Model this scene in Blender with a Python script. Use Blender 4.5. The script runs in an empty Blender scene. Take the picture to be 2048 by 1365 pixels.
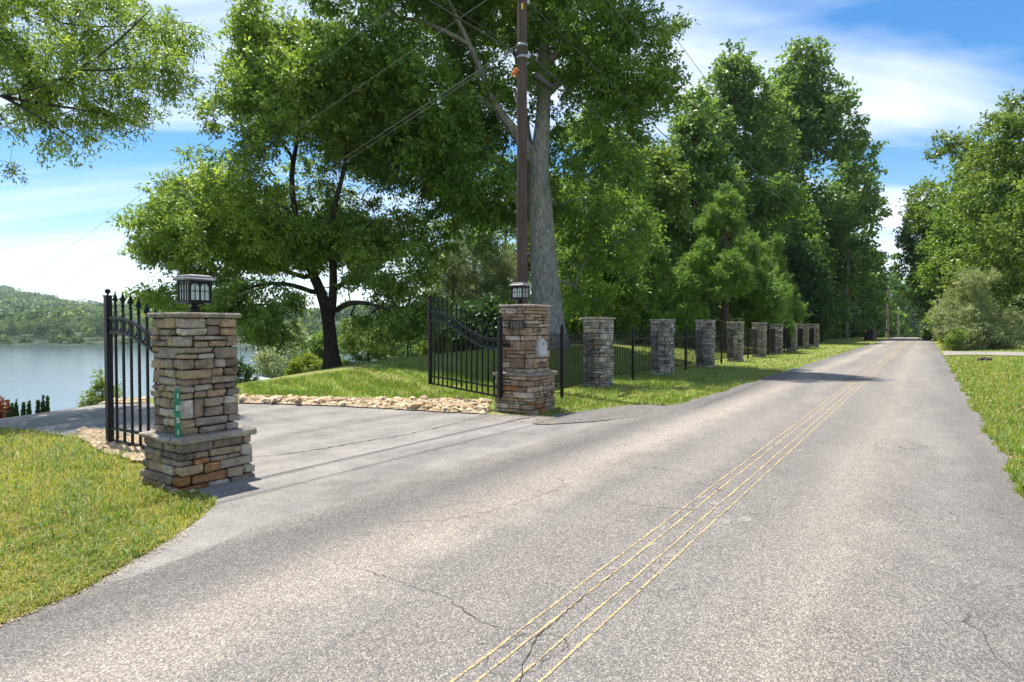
import bpy, math, random
import numpy as np
from mathutils import Vector, Matrix
from mathutils.geometry import delaunay_2d_cdt

scene = bpy.context.scene
# ------------------------------------------------------------------ camera
F = 1200.0; CX = 1024.0; CY = 682.5; EYE = 1.6
ALPHA = math.atan(28.5 / F)
cam_data = bpy.data.cameras.new("camera")
cam_data.sensor_width = 36.0
cam_data.lens = 36.0 * F / 2048.0
cam_data.clip_start = 0.05
cam_data.clip_end = 9000.0
camera = bpy.data.objects.new("camera", cam_data)
scene.collection.objects.link(camera)
camera.location = (0, 0, EYE)
camera.rotation_euler = (math.radians(90) - ALPHA, 0, 0)
scene.camera = camera
# ------------------------------------------------------------------ sky and sun
SUN_EL = math.radians(70); SUN_H = (-0.62, 0.785)
SUN_AZ = math.atan2(SUN_H[0], SUN_H[1])
world = bpy.data.worlds.new("World"); scene.world = world; world.use_nodes = True
wn = world.node_tree; wn.nodes.clear()
def N(nt, typ, **kw):
    n = nt.nodes.new(typ)
    for k, v in kw.items():
        if k.startswith('i_'):
            n.inputs[k[2:].replace('_', ' ')].default_value = v
        else:
            setattr(n, k, v)
    return n
sky = N(wn, 'ShaderNodeTexSky', sky_type='NISHITA', sun_disc=False, sun_elevation=SUN_EL, sun_rotation=SUN_AZ)
sky.air_density = 1.0; sky.dust_density = 0.25; sky.ozone_density = 2.2
tc = N(wn, 'ShaderNodeTexCoord')
sep = N(wn, 'ShaderNodeSeparateXYZ'); wn.links.new(tc.outputs['Generated'], sep.inputs[0])
# project the direction on a high cloud layer
zc = N(wn, 'ShaderNodeMath', operation='MAXIMUM'); wn.links.new(sep.outputs['Z'], zc.inputs[0]); zc.inputs[1].default_value = 0.0
za = N(wn, 'ShaderNodeMath', operation='ADD'); wn.links.new(zc.outputs[0], za.inputs[0]); za.inputs[1].default_value = 0.13
dx = N(wn, 'ShaderNodeMath', operation='DIVIDE'); wn.links.new(sep.outputs['X'], dx.inputs[0]); wn.links.new(za.outputs[0], dx.inputs[1])
dy = N(wn, 'ShaderNodeMath', operation='DIVIDE'); wn.links.new(sep.outputs['Y'], dy.inputs[0]); wn.links.new(za.outputs[0], dy.inputs[1])
cmb = N(wn, 'ShaderNodeCombineXYZ'); wn.links.new(dx.outputs[0], cmb.inputs[0]); wn.links.new(dy.outputs[0], cmb.inputs[1])
mp = N(wn, 'ShaderNodeMapping'); wn.links.new(cmb.outputs[0], mp.inputs['Vector'])
mp.inputs['Rotation'].default_value = (0, 0, math.radians(-50)); mp.inputs['Scale'].default_value = (0.42, 1.7, 1)
mp.inputs['Location'].default_value = (5.3, 0.85, 0)
cn = N(wn, 'ShaderNodeTexNoise'); cn.inputs['Scale'].default_value = 0.9; cn.inputs['Detail'].default_value = 9; cn.inputs['Roughness'].default_value = 0.55; cn.inputs['Distortion'].default_value = 0.55
wn.links.new(mp.outputs[0], cn.inputs['Vector'])
cr = N(wn, 'ShaderNodeValToRGB'); wn.links.new(cn.outputs['Fac'], cr.inputs[0])
cr.color_ramp.elements[0].position = 0.44; cr.color_ramp.elements[0].color = (0, 0, 0, 1)
cr.color_ramp.elements[1].position = 0.70; cr.color_ramp.elements[1].color = (1, 1, 1, 1)
# more cloud and milkier air towards the horizon
hr = N(wn, 'ShaderNodeMapRange'); wn.links.new(sep.outputs['Z'], hr.inputs['Value'])
hr.inputs['From Min'].default_value = 0.0; hr.inputs['From Max'].default_value = 0.25; hr.inputs['To Min'].default_value = 0.30; hr.inputs['To Max'].default_value = 0.0
ad = N(wn, 'ShaderNodeMath', operation='ADD', use_clamp=True)
cmul = N(wn, 'ShaderNodeMath', operation='MULTIPLY'); wn.links.new(cr.outputs['Color'], cmul.inputs[0]); cmul.inputs[1].default_value = 0.85
wn.links.new(cmul.outputs[0], ad.inputs[0]); wn.links.new(hr.outputs[0], ad.inputs[1])
mx = N(wn, 'ShaderNodeMixRGB'); wn.links.new(ad.outputs[0], mx.inputs['Fac'])
hs = N(wn, 'ShaderNodeHueSaturation'); hs.inputs['Saturation'].default_value = 1.38; hs.inputs['Value'].default_value = 0.88
wn.links.new(sky.outputs[0], hs.inputs['Color']); wn.links.new(hs.outputs[0], mx.inputs['Color1'])
mx.inputs['Color2'].default_value = (6.2, 6.5, 6.9, 1)
bg = N(wn, 'ShaderNodeBackground'); bg.inputs['Strength'].default_value = 0.108
wn.links.new(mx.outputs[0], bg.inputs['Color'])
wo = N(wn, 'ShaderNodeOutputWorld'); wn.links.new(bg.outputs[0], wo.inputs[0])

sun_data = bpy.data.lights.new("sun", 'SUN'); sun_data.energy = 5.0; sun_data.angle = math.radians(0.53); sun_data.color = (1.0, 0.95, 0.86)
sun = bpy.data.objects.new("sun", sun_data); scene.collection.objects.link(sun)
sv = Vector((SUN_H[0] * math.cos(SUN_EL), SUN_H[1] * math.cos(SUN_EL), math.sin(SUN_EL)))
sun.rotation_euler = sv.to_track_quat('Z', 'Y').to_euler()
scene.view_settings.view_transform = 'Standard'; scene.view_settings.look = 'None'
scene.view_settings.exposure = 0.95; scene.view_settings.gamma = 1.0; scene.view_settings.use_curve_mapping = False
scene.cycles.max_bounces = 6; scene.cycles.transparent_max_bounces = 8
scene.cycles.diffuse_bounces = 4; scene.cycles.transmission_bounces = 4; scene.cycles.glossy_bounces = 2

# ------------------------------------------------------------------ places
TH = math.atan(826.0 / F); SN = math.sin(TH); CS = math.cos(TH)
def LS(x, y): return -x * CS + y * SN, x * SN + y * CS          # lateral (left +), along the road
def XY(l, s): return s * SN - l * CS, s * CS + l * SN
def sm(t):
    t = np.clip(t, 0, 1); return t * t * (3 - 2 * t)
LAKE = -12.4
def H(X, Y):
    X = np.asarray(X, float); Y = np.asarray(Y, float)
    l, s = LS(X, Y)
    h = 0.75 * sm((l - 8.0) / 5.5) * np.exp(-((s - 22) / 12.0) ** 2) + 0.4 * sm((l - 8.5) / 8) * sm((s - 22) / 14)
    g = np.maximum(0, l - 14.0); h = h - 0.13 * (np.sqrt(g * g + 4) - 2)
    u = np.maximum(0, l - 16.0 - 8.0 * sm((s - 6.0) / 8.0))
    h = h - 0.30 * (np.sqrt(u * u + 20) - math.sqrt(20))
    v = np.maximum(0, -X - 4.5)
    h = h - 0.06 * (np.sqrt(v * v + 1.5) - math.sqrt(1.5)) * sm((l - 4.3) / 4)
    w = np.maximum(0, s - 104)
    h = h - np.where(w < 50, w * w / 1200.0, 2.083 + (w - 50) * 0.083)
    h = h + 0.12 * sm((-l - 1.0) / 5)
    return np.maximum(h, -16.0 + 5 * sm((12 - l) / 10))
def ray(px, py):
    x = (np.asarray(px, float) - CX) / F; u = (CY - np.asarray(py, float)) / F
    return x, math.cos(ALPHA) + u * math.sin(ALPHA), -math.sin(ALPHA) + u * math.cos(ALPHA)
def G(px, py):                                                     # where the line of sight of a photo point meets the ground
    x, y, z = ray(px, py)
    h = np.zeros_like(z)
    t = None
    for _ in range(40):
        tn = np.clip((EYE - h) / np.maximum(-z, 1e-3), 0, 900)
        t = tn if t is None else 0.5 * t + 0.5 * tn
        h = H(x * t, y * t)
    return x * t, y * t, h
def P(px, py, Y):                                                  # the point of that line of sight Y metres out
    x, y, z = ray(px, py); t = Y / y
    return np.array([float(x * t), Y, float(EYE + z * t)])

# ------------------------------------------------------------------ helpers
COL = scene.collection
def link(name, me, mat=None, parent=None, loc=None, rot=None):
    o = bpy.data.objects.new(name, me); COL.objects.link(o)
    if mat is not None and me is not None and len(me.materials) == 0: me.materials.append(mat)
    if parent is not None: o.parent = parent
    if loc is not None: o.location = loc
    if rot is not None: o.rotation_euler = rot
    return o
def tag(o, label=None, cat=None, group=None, kind=None):
    if label: o['label'] = label
    if cat: o['category'] = cat
    if group: o['group'] = group
    if kind: o['kind'] = kind
    return o
def empty(name, loc, rz=0):
    o = bpy.data.objects.new(name, None); COL.objects.link(o); o.location = loc; o.rotation_euler = (0, 0, rz); o.empty_display_size = 0.2
    return o
def np_mesh(name, V, faces, smooth=False, attrs=None, mats=None, midx=None):
    """V (n,3); faces: array (m,k)."""
    me = bpy.data.meshes.new(name)
    V = np.ascontiguousarray(V, dtype=np.float32); faces = np.ascontiguousarray(faces, dtype=np.int32)
    m, k = faces.shape
    me.vertices.add(len(V)); me.vertices.foreach_set('co', V.ravel())
    me.loops.add(m * k); me.loops.foreach_set('vertex_index', faces.ravel())
    me.polygons.add(m); me.polygons.foreach_set('loop_start', np.arange(0, m * k, k, dtype=np.int32))
    try: me.polygons.foreach_set('loop_total', np.full(m, k, dtype=np.int32))
    except Exception: pass
    if smooth: me.polygons.foreach_set('use_smooth', np.ones(m, dtype=bool))
    if midx is not None: me.polygons.foreach_set('material_index', midx.astype(np.int32))
    if attrs:
        for an, arr in attrs.items():
            a = me.attributes.new(an, 'FLOAT', 'POINT'); a.data.foreach_set('value', np.ascontiguousarray(arr, dtype=np.float32))
    me.update(calc_edges=True)
    return me
class MB:
    """collects simple shapes and links them as one mesh object"""
    def __init__(s): s.v = []; s.f = []
    def add(s, vs, fs):
        b = len(s.v); s.v.extend([tuple(map(float, p)) for p in vs]); s.f.extend([tuple(i + b for i in f) for f in fs]); return s
    def box(s, c, d, rz=0, taper=1.0, ch=0.0):
        x, y, z = [q / 2 for q in d]; vs = []
        for k, (sx, sy, sz) in enumerate([(-1,-1,-1),(1,-1,-1),(1,1,-1),(-1,1,-1),(-1,-1,1),(1,-1,1),(1,1,1),(-1,1,1)]):
            t = taper if sz > 0 else 1.0
            X = sx * x * t; Y = sy * y * t
            vs.append((c[0] + X * math.cos(rz) - Y * math.sin(rz), c[1] + X * math.sin(rz) + Y * math.cos(rz), c[2] + sz * z))
        return s.add(vs, [(0,3,2,1),(4,5,6,7),(0,1,5,4),(1,2,6,5),(2,3,7,6),(3,0,4,7)])
    def lathe(s, c, prof, n=12):
        vs = []; fs = []
        for r, z in prof:
            for i in range(n):
                a = 2 * math.pi * i / n; vs.append((c[0] + r * math.cos(a), c[1] + r * math.sin(a), c[2] + z))
        for j in range(len(prof) - 1):
            for i in range(n):
                fs.append((j*n+i, j*n+(i+1)%n, (j+1)*n+(i+1)%n, (j+1)*n+i))
        fs.append(tuple(range(n))[::-1]); fs.append(tuple((len(prof)-1)*n+i for i in range(n)))
        return s.add(vs, fs)
    def tube(s, pts, r, n=8, cap=True):
        pts = [Vector(p) for p in pts]; rs = r if hasattr(r, '__len__') else [r] * len(pts)
        vs = []; fs = []; ref = None
        for i, p in enumerate(pts):
            d = (pts[min(i+1, len(pts)-1)] - pts[max(i-1, 0)])
            if d.length < 1e-9: d = Vector((0, 0, 1))
            d.normalize()
            if ref is None: ref = Vector((0, 0, 1)) if abs(d.z) < 0.9 else Vector((1, 0, 0))
            u = d.cross(ref)
            if u.length < 1e-4: u = d.cross(Vector((0.3, 1, 0.1)))
            u.normalize(); w = d.cross(u); ref = -u.cross(d) if False else ref
            for k in range(n):
                a = 2 * math.pi * k / n; vs.append(p + (u * math.cos(a) + w * math.sin(a)) * rs[i])
        for j in range(len(pts) - 1):
            for k in range(n): fs.append((j*n+k, j*n+(k+1)%n, (j+1)*n+(k+1)%n, (j+1)*n+k))
        if cap: fs.append(tuple(range(n))[::-1]); fs.append(tuple((len(pts)-1)*n+k for k in range(n)))
        return s.add(vs, fs)
    def mesh(s, name, smooth=False):
        me = bpy.data.meshes.new(name); me.from_pydata(s.v, [], s.f)
        if smooth: me.polygons.foreach_set('use_smooth', [True] * len(me.polygons))
        me.update(); return me
    def build(s, name, mat, parent=None, smooth=False, loc=None, rot=None):
        return link(name, s.mesh(name, smooth), mat, parent, loc, rot)

# ------------------------------------------------------------------ materials
def new_mat(name):
    m = bpy.data.materials.new(name); m.use_nodes = True
    nt = m.node_tree; nt.nodes.clear()
    out = nt.nodes.new('ShaderNodeOutputMaterial'); b = nt.nodes.new('ShaderNodeBsdfPrincipled'); nt.links.new(b.outputs[0], out.inputs[0])
    return m, nt, b, out
def ramp(nt, src, stops):
    r = nt.nodes.new('ShaderNodeValToRGB'); nt.links.new(src, r.inputs[0]); e = r.color_ramp.elements
    while len(e) < len(stops): e.new(0.5)
    for i, (p, c) in enumerate(stops): e[i].position = p; e[i].color = (*c, 1)
    return r.outputs[0]
def noise(nt, scale, detail=4, rough=0.55, vec=None, dist=0):
    n = nt.nodes.new('ShaderNodeTexNoise'); n.inputs['Scale'].default_value = scale; n.inputs['Detail'].default_value = detail; n.inputs['Roughness'].default_value = rough; n.inputs['Distortion'].default_value = dist
    if vec is not None: nt.links.new(vec, n.inputs['Vector'])
    return n.outputs['Fac']
def voro(nt, scale, vec=None, feature='F1', out='Distance'):
    n = nt.nodes.new('ShaderNodeTexVoronoi'); n.feature = feature; n.inputs['Scale'].default_value = scale
    if vec is not None: nt.links.new(vec, n.inputs['Vector'])
    return n.outputs[out]
def mix(nt, fac, a, b, mode='MIX'):
    m = nt.nodes.new('ShaderNodeMixRGB'); m.blend_type = mode
    for s, v in ((m.inputs['Fac'], fac), (m.inputs['Color1'], a), (m.inputs['Color2'], b)):
        if hasattr(v, 'is_linked') or hasattr(v, 'links'): nt.links.new(v, s)
        elif isinstance(v, (int, float)): s.default_value = v
        else: s.default_value = (*v, 1)
    return m.outputs[0]
def mrange(nt, v, a, b, c=0.0, d=1.0):
    m = nt.nodes.new('ShaderNodeMapRange'); nt.links.new(v, m.inputs['Value'])
    m.inputs['From Min'].default_value = a; m.inputs['From Max'].default_value = b; m.inputs['To Min'].default_value = c; m.inputs['To Max'].default_value = d
    return m.outputs[0]
def math_(nt, op, a, b=None, clamp=False):
    m = nt.nodes.new('ShaderNodeMath'); m.operation = op; m.use_clamp = clamp
    for i, v in enumerate((a, b)):
        if v is None: continue
        if isinstance(v, (int, float)): m.inputs[i].default_value = v
        else: nt.links.new(v, m.inputs[i])
    return m.outputs[0]
def bump(nt, b, h, strength, dist=0.01):
    n = nt.nodes.new('ShaderNodeBump'); n.inputs['Strength'].default_value = strength; n.inputs['Distance'].default_value = dist
    nt.links.new(h, n.inputs['Height']); nt.links.new(n.outputs[0], b.inputs['Normal'])
def geo_pos(nt): return nt.nodes.new('ShaderNodeNewGeometry').outputs['Position']
def obj_co(nt): return nt.nodes.new('ShaderNodeTexCoord').outputs['Object']
def obj_rand(nt): return nt.nodes.new('ShaderNodeObjectInfo').outputs['Random']
def attr(nt, name):
    a = nt.nodes.new('ShaderNodeAttribute'); a.attribute_name = name; return a.outputs['Fac']

def leaf_mat(name, dark, mid, light, trans=0.45, gloss=0.42, tcol=None):
    m, nt, b, out = new_mat(name)
    col = ramp(nt, attr(nt, 'tint'), [(0.0, dark), (0.5, mid), (1.0, light)])
    nt.links.new(col, b.inputs['Base Color']); b.inputs['Roughness'].default_value = gloss
    b.inputs['Specular IOR Level'].default_value = 0.35
    t = nt.nodes.new('ShaderNodeBsdfTranslucent')
    tcx = mix(nt, 1.0, col, tcol or (1.38, 1.32, 0.72), 'MULTIPLY'); nt.links.new(tcx, t.inputs['Color'])
    ms = nt.nodes.new('ShaderNodeMixShader'); ms.inputs[0].default_value = trans
    nt.links.new(b.outputs[0], ms.inputs[1]); nt.links.new(t.outputs[0], ms.inputs[2]); nt.links.new(ms.outputs[0], out.inputs[0])
    return m
M = {}
M['oak_leaf'] = leaf_mat('oak_leaf', (0.082, 0.155, 0.037), (0.146, 0.259, 0.053), (0.270, 0.385, 0.075))
M['willow_leaf'] = leaf_mat('willow_oak_leaf', (0.116, 0.186, 0.043), (0.220, 0.327, 0.070), (0.358, 0.463, 0.107))
M['poplar_leaf'] = leaf_mat('poplar_leaf', (0.087, 0.157, 0.042), (0.143, 0.243, 0.063), (0.239, 0.347, 0.089))
M['cedar_leaf'] = leaf_mat('cedar_foliage', (0.101, 0.186, 0.039), (0.174, 0.311, 0.054), (0.293, 0.433, 0.077), 0.25, 0.6)
M['pine_leaf'] = leaf_mat('pine_needles', (0.128, 0.165, 0.068), (0.225, 0.285, 0.128), (0.360, 0.405, 0.195), 0.25, 0.5)
M['maple_leaf'] = leaf_mat('maple_leaf', (0.087, 0.155, 0.032), (0.156, 0.241, 0.050), (0.297, 0.361, 0.074), 0.4)
M['bush_leaf'] = leaf_mat('pale_bush_leaf', (0.163, 0.213, 0.098), (0.275, 0.338, 0.156), (0.413, 0.450, 0.247), 0.35)
M['yellow_leaf'] = leaf_mat('bright_shrub_leaf', (.12, .18, .03), (.20, .28, .04), (.30, .38, .06), 0.4)
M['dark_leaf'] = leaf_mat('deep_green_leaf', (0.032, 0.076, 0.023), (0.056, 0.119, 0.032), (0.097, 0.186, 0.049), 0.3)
M['red_leaf'] = leaf_mat('red_leaf', (.16, .03, .02), (.25, .06, .03), (.22, .16, .05), 0.35, 0.45, (1.4, .8, .6))
M['far_leaf'] = leaf_mat('far_wood_leaf', (0.039, 0.084, 0.022), (0.101, 0.179, 0.039), (0.213, 0.291, 0.066), 0.3, 0.6)

def grass_mat():
    m, nt, b, out = new_mat('grass_blades')
    pos = geo_pos(nt)
    col = ramp(nt, attr(nt, 'tint'), [(0.0, (.07, .13, .018)), (0.45, (.165, .27, .033)), (0.8, (.28, .34, .05)), (1.0, (.48, .38, .15))])
    nt.links.new(col, b.inputs['Base Color']); b.inputs['Roughness'].default_value = 0.5
    t = nt.nodes.new('ShaderNodeBsdfTranslucent'); nt.links.new(mix(nt, 1.0, col, (1.35, 1.3, .6), 'MULTIPLY'), t.inputs['Color'])
    ms = nt.nodes.new('ShaderNodeMixShader'); ms.inputs[0].default_value = 0.4
    nt.links.new(b.outputs[0], ms.inputs[1]); nt.links.new(t.outputs[0], ms.inputs[2]); nt.links.new(ms.outputs[0], out.inputs[0])
    return m
M['grass'] = grass_mat()
def ground_mat():
    m, nt, b, out = new_mat('lawn_ground')
    pos = geo_pos(nt)
    big = noise(nt, 0.35, 4, 0.6, pos); fine = noise(nt, 9, 6, 0.7, pos); tiny = noise(nt, 45, 4, 0.7, pos)
    g = ramp(nt, math_(nt, 'ADD', math_(nt, 'MULTIPLY', fine, 0.55), math_(nt, 'MULTIPLY', tiny, 0.45)), [(0.3, (.07, .11, .02)), (0.5, (.155, .21, .035)), (0.68, (.25, .28, .065))])
    dry = ramp(nt, tiny, [(0.35, (.17, .15, .06)), (0.65, (.33, .28, .13))])
    f = mrange(nt, math_(nt, 'ADD', math_(nt, 'MULTIPLY', big, 0.6), math_(nt, 'MULTIPLY', fine, 0.4)), 0.46, 0.6)
    nt.links.new(mix(nt, math_(nt, 'MULTIPLY', f, 0.85), g, dry), b.inputs['Base Color'])
    b.inputs['Roughness'].default_value = 0.9; b.inputs['Specular IOR Level'].default_value = 0.1
    bump(nt, b, math_(nt, 'ADD', fine, tiny), 0.7, 0.05)
    return m
M['ground'] = ground_mat()
def road_vec(nt):
    """coordinates along (x) and across (y) the road"""
    pos = geo_pos(nt); v = nt.nodes.new('ShaderNodeVectorRotate'); v.rotation_type = 'Z_AXIS'; v.inputs['Angle'].default_value = -(math.pi / 2 - TH)
    nt.links.new(pos, v.inputs['Vector']); return v.outputs[0]
def asphalt(name, chip, base_lo, base_hi, chipmix, wear):
    m, nt, b, out = new_mat(name)
    v = road_vec(nt)
    sp = nt.nodes.new('ShaderNodeSeparateXYZ'); nt.links.new(v, sp.inputs[0])
    # large patches stretched along the road
    mpn = nt.nodes.new('ShaderNodeMapping'); mpn.inputs['Scale'].default_value = (0.16, 1.1, 1); nt.links.new(v, mpn.inputs[0])
    big = noise(nt, 0.9, 5, 0.6, mpn.outputs[0], 0.6)
    med = noise(nt, 2.2, 5, 0.65, v); fine = noise(nt, 30, 3, 0.7, v)
    base = ramp(nt, math_(nt, 'ADD', math_(nt, 'MULTIPLY', big, 0.65), math_(nt, 'MULTIPLY', med, 0.35)), [(0.36, base_lo), (0.60, base_hi)])
    vc = nt.nodes.new('ShaderNodeTexVoronoi'); vc.inputs['Scale'].default_value = chip; nt.links.new(v, vc.inputs['Vector'])
    sepc = nt.nodes.new('ShaderNodeSeparateColor'); nt.links.new(vc.outputs['Color'], sepc.inputs[0])
    chipcol = ramp(nt, sepc.outputs[0], [(0.0, (.02, .019, .02)), (0.25, (.06, .058, .058)), (0.5, (.135, .125, .118)), (0.75, (.27, .245, .215)), (0.93, (.45, .38, .30)), (1.0, (.60, .56, .52))])
    c = mix(nt, chipmix, base, chipcol)
    c = mix(nt, 0.5, c, mix(nt, fine, (.5, .5, .5), (1.5, 1.5, 1.5)), 'MULTIPLY')
    if wear:                                        # paler wheel tracks, darker oil and edge bands across the width
        yy = sp.outputs[1]
        def band(c0, w, amt, sign):
            d = math_(nt, 'ABSOLUTE', math_(nt, 'SUBTRACT', math_(nt, 'ADD', yy, math_(nt, 'MULTIPLY', math_(nt, 'SUBTRACT', med, 0.5), 0.7)), c0))
            return math_(nt, 'MULTIPLY', mrange(nt, d, w, 0.0), amt)
        light = math_(nt, 'ADD', math_(nt, 'ADD', band(3.1, 0.5, 0.60, 1), band(0.55, 0.5, 0.35, 1)), band(2.1, 0.35, 0.15, 1))
        c = mix(nt, light, c, mix(nt, 1.0, c, (1.75, 1.62, 1.47), 'MULTIPLY'))
        dark = math_(nt, 'ADD', band(3.9, 0.5, 0.62, 1), band(-0.6, 0.5, 0.5, 1))
        c = mix(nt, dark, c, mix(nt, 1.0, c, (.52, .52, .54), 'MULTIPLY'))
    # fine cracking
    if wear:
        ve = nt.nodes.new('ShaderNodeTexVoronoi'); ve.feature = 'DISTANCE_TO_EDGE'; ve.inputs['Scale'].default_value = 0.55
        wv = nt.nodes.new('ShaderNodeVectorMath'); wv.operation = 'ADD'; nt.links.new(v, wv.inputs[0])
        nn = nt.nodes.new('ShaderNodeTexNoise'); nn.inputs['Scale'].default_value = 1.6; nn.inputs['Detail'].default_value = 6; nt.links.new(v, nn.inputs['Vector'])
        nt.links.new(nn.outputs['Color'], wv.inputs[1]); nt.links.new(wv.outputs[0], ve.inputs['Vector'])
        ck = math_(nt, 'MULTIPLY', mrange(nt, ve.outputs['Distance'], 0.006, 0.0015), mrange(nt, noise(nt, 0.9, 3, 0.5, v), 0.5, 0.62))
        c = mix(nt, math_(nt, 'MULTIPLY', ck, 0.75), c, (.03, .028, .027))
    nt.links.new(c, b.inputs['Base Color']); b.inputs['Roughness'].default_value = 0.8; b.inputs['Specular IOR Level'].default_value = 0.3
    bump(nt, b, math_(nt, 'SUBTRACT', 1.0, vc.outputs['Distance']), 0.8, 0.006)
    return m
M['road'] = asphalt('chip_seal', 145, (.112, .106, .102), (.215, .201, .186), 0.47, True)
M['drive'] = asphalt('driveway_asphalt', 150, (.095, .091, .089), (.29, .275, .255), 0.3, False)
M['patch'] = asphalt('asphalt_lip', 80, (.07, .066, .064), (.13, .12, .115), 0.4, False)
M['pale_patch'] = asphalt('worn_filler', 95, (.20, .188, .175), (.25, .235, .215), 0.35, False)
M['gravel'] = asphalt('pale_gravel', 40, (.19, .175, .155), (.29, .265, .235), 0.4, False)
M['shoulder'] = asphalt('gravel_shoulder', 55, (.17, .155, .14), (.32, .29, .25), 0.65, False)
def simple(name, col, rough=0.6, metal=0.0, var=0.0, nscale=8, bmp=0.0, spec=0.5):
    m, nt, b, out = new_mat(name)
    co = obj_co(nt)
    if var > 0:
        f = noise(nt, nscale, 5, 0.6, co)
        lo = tuple(c * (1 - var) for c in col); hi = tuple(min(1, c * (1 + var)) for c in col)
        nt.links.new(ramp(nt, f, [(0.3, lo), (0.7, hi)]), b.inputs['Base Color'])
        if bmp: bump(nt, b, f, bmp, 0.02)
    else: b.inputs['Base Color'].default_value = (*col, 1)
    b.inputs['Roughness'].default_value = rough; b.inputs['Metallic'].default_value = metal; b.inputs['Specular IOR Level'].default_value = spec
    return m
M['yellow'] = None
def paint_mat():
    m, nt, b, out = new_mat('worn_yellow_paint')
    v = road_vec(nt)
    f = noise(nt, 6, 6, 0.75, v); g = voro(nt, 75, v)
    w = mrange(nt, math_(nt, 'ADD', math_(nt, 'MULTIPLY', f, 0.7), math_(nt, 'MULTIPLY', g, 0.5)), 0.36, 0.74)
    nt.links.new(mix(nt, w, (.62, .43, .16), (.17, .15, .12)), b.inputs['Base Color']); b.inputs['Roughness'].default_value = 0.75
    bump(nt, b, g, 0.8, 0.006)
    return m
M['yellow'] = paint_mat()
M['iron'] = simple('black_iron', (.006, .0065, .009), 0.38, 0.0, 0.2, 12, 0.0, 0.22)
M['bronze'] = simple('weathered_dark_metal', (.035, .036, .04), 0.45, 0.3, 0.5, 20)
M['roof_metal'] = simple('bleached_lantern_roof', (.16, .165, .175), 0.4, 0.3, 0.4, 18)
M['crack'] = simple('crack_dark', (.022, .02, .019), 0.9)
M['mortar'] = simple('dark_joint', (.035, .03, .026), 0.95, 0, 0.4, 20)
M['green_sign'] = simple('green_sign', (.0, .17, .085), 0.35)
M['white'] = simple('white_paint', (.8, .8, .78), 0.45)
M['grey_box'] = simple('grey_moulded_box', (.42, .43, .43), 0.5, 0, 0.15, 6)
M['tan_num'] = simple('dull_brass_number', (.22, .19, .13), 0.4, 0.5)
M['black'] = simple('black_plastic', (.015, .015, .017), 0.4, 0, 0.2)
M['wire'] = simple('cable_sheath', (.03, .03, .033), 0.5)
M['wire_pale'] = simple('aluminium_wire', (.20, .20, .21), 0.5, 0.3)
M['orange'] = simple('orange_tag', (.75, .22, .04), 0.6, 0, 0.4, 60)
M['tag_yellow'] = simple('yellow_tag', (.75, .5, .05), 0.5)
M['porcelain'] = simple('pale_insulator', (.45, .45, .46), 0.3)
M['galv'] = simple('galvanised', (.36, .38, .40), 0.4, 0.5, 0.2)
M['shingle'] = simple('grey_roof', (.33, .36, .39), 0.7, 0, 0.15, 3)
M['siding'] = simple('pale_siding', (.55, .53, .49), 0.7)
M['red'] = simple('red_lid', (.35, .03, .02), 0.5)
M['clod'] = simple('dark_clod', (.03, .022, .018), 0.95, 0, 0.5, 20, 0.5)
def pole_mat(name, lo, hi):
    m, nt, b, out = new_mat(name)
    co = obj_co(nt); mpn = nt.nodes.new('ShaderNodeMapping'); mpn.inputs['Scale'].default_value = (22, 22, 0.9); nt.links.new(co, mpn.inputs[0])
    f = noise(nt, 1.0, 6, 0.7, mpn.outputs[0]); g = noise(nt, 0.8, 3, 0.5, co)
    c = ramp(nt, f, [(0.3, lo), (0.7, hi)])
    c = mix(nt, mrange(nt, g, 0.4, 0.65, 0, 0.5), c, tuple(q * 0.4 for q in lo))
    nt.links.new(c, b.inputs['Base Color']); b.inputs['Roughness'].default_value = 0.85
    bump(nt, b, f, 0.8, 0.02); return m
M['pole'] = pole_mat('creosoted_pole', (.045, .026, .022), (.15, .10, .085))
M['pole_grey'] = pole_mat('weathered_pole', (.20, .17, .13), (.46, .41, .33))
def bark_mat(name, lo, hi, sc=6.0):
    m, nt, b, out = new_mat(name)
    co = geo_pos(nt); mpn = nt.nodes.new('ShaderNodeMapping'); mpn.inputs['Scale'].default_value = (sc, sc, sc * 0.22); nt.links.new(co, mpn.inputs[0])
    f = noise(nt, 1.4, 7, 0.72, mpn.outputs[0], 0.4); v = voro(nt, 1.7, mpn.outputs[0], 'DISTANCE_TO_EDGE')
    h = math_(nt, 'ADD', math_(nt, 'MULTIPLY', f, 0.82), math_(nt, 'MULTIPLY', mrange(nt, v, 0.0, 0.25), 0.18))
    nt.links.new(ramp(nt, h, [(0.28, lo), (0.72, hi)]), b.inputs['Base Color']); b.inputs['Roughness'].default_value = 0.95; b.inputs['Specular IOR Level'].default_value = 0.1
    bump(nt, b, h, 1.0, 0.05); return m
M['bark_grey'] = bark_mat('grey_oak_bark', (.085, .085, .082), (.36, .35, .32))
M['bark_dark'] = bark_mat('dark_bark', (.022, .02, .017), (.085, .076, .062))
M['bark_brown'] = bark_mat('brown_bark', (.06, .045, .035), (.18, .14, .11))
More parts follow.
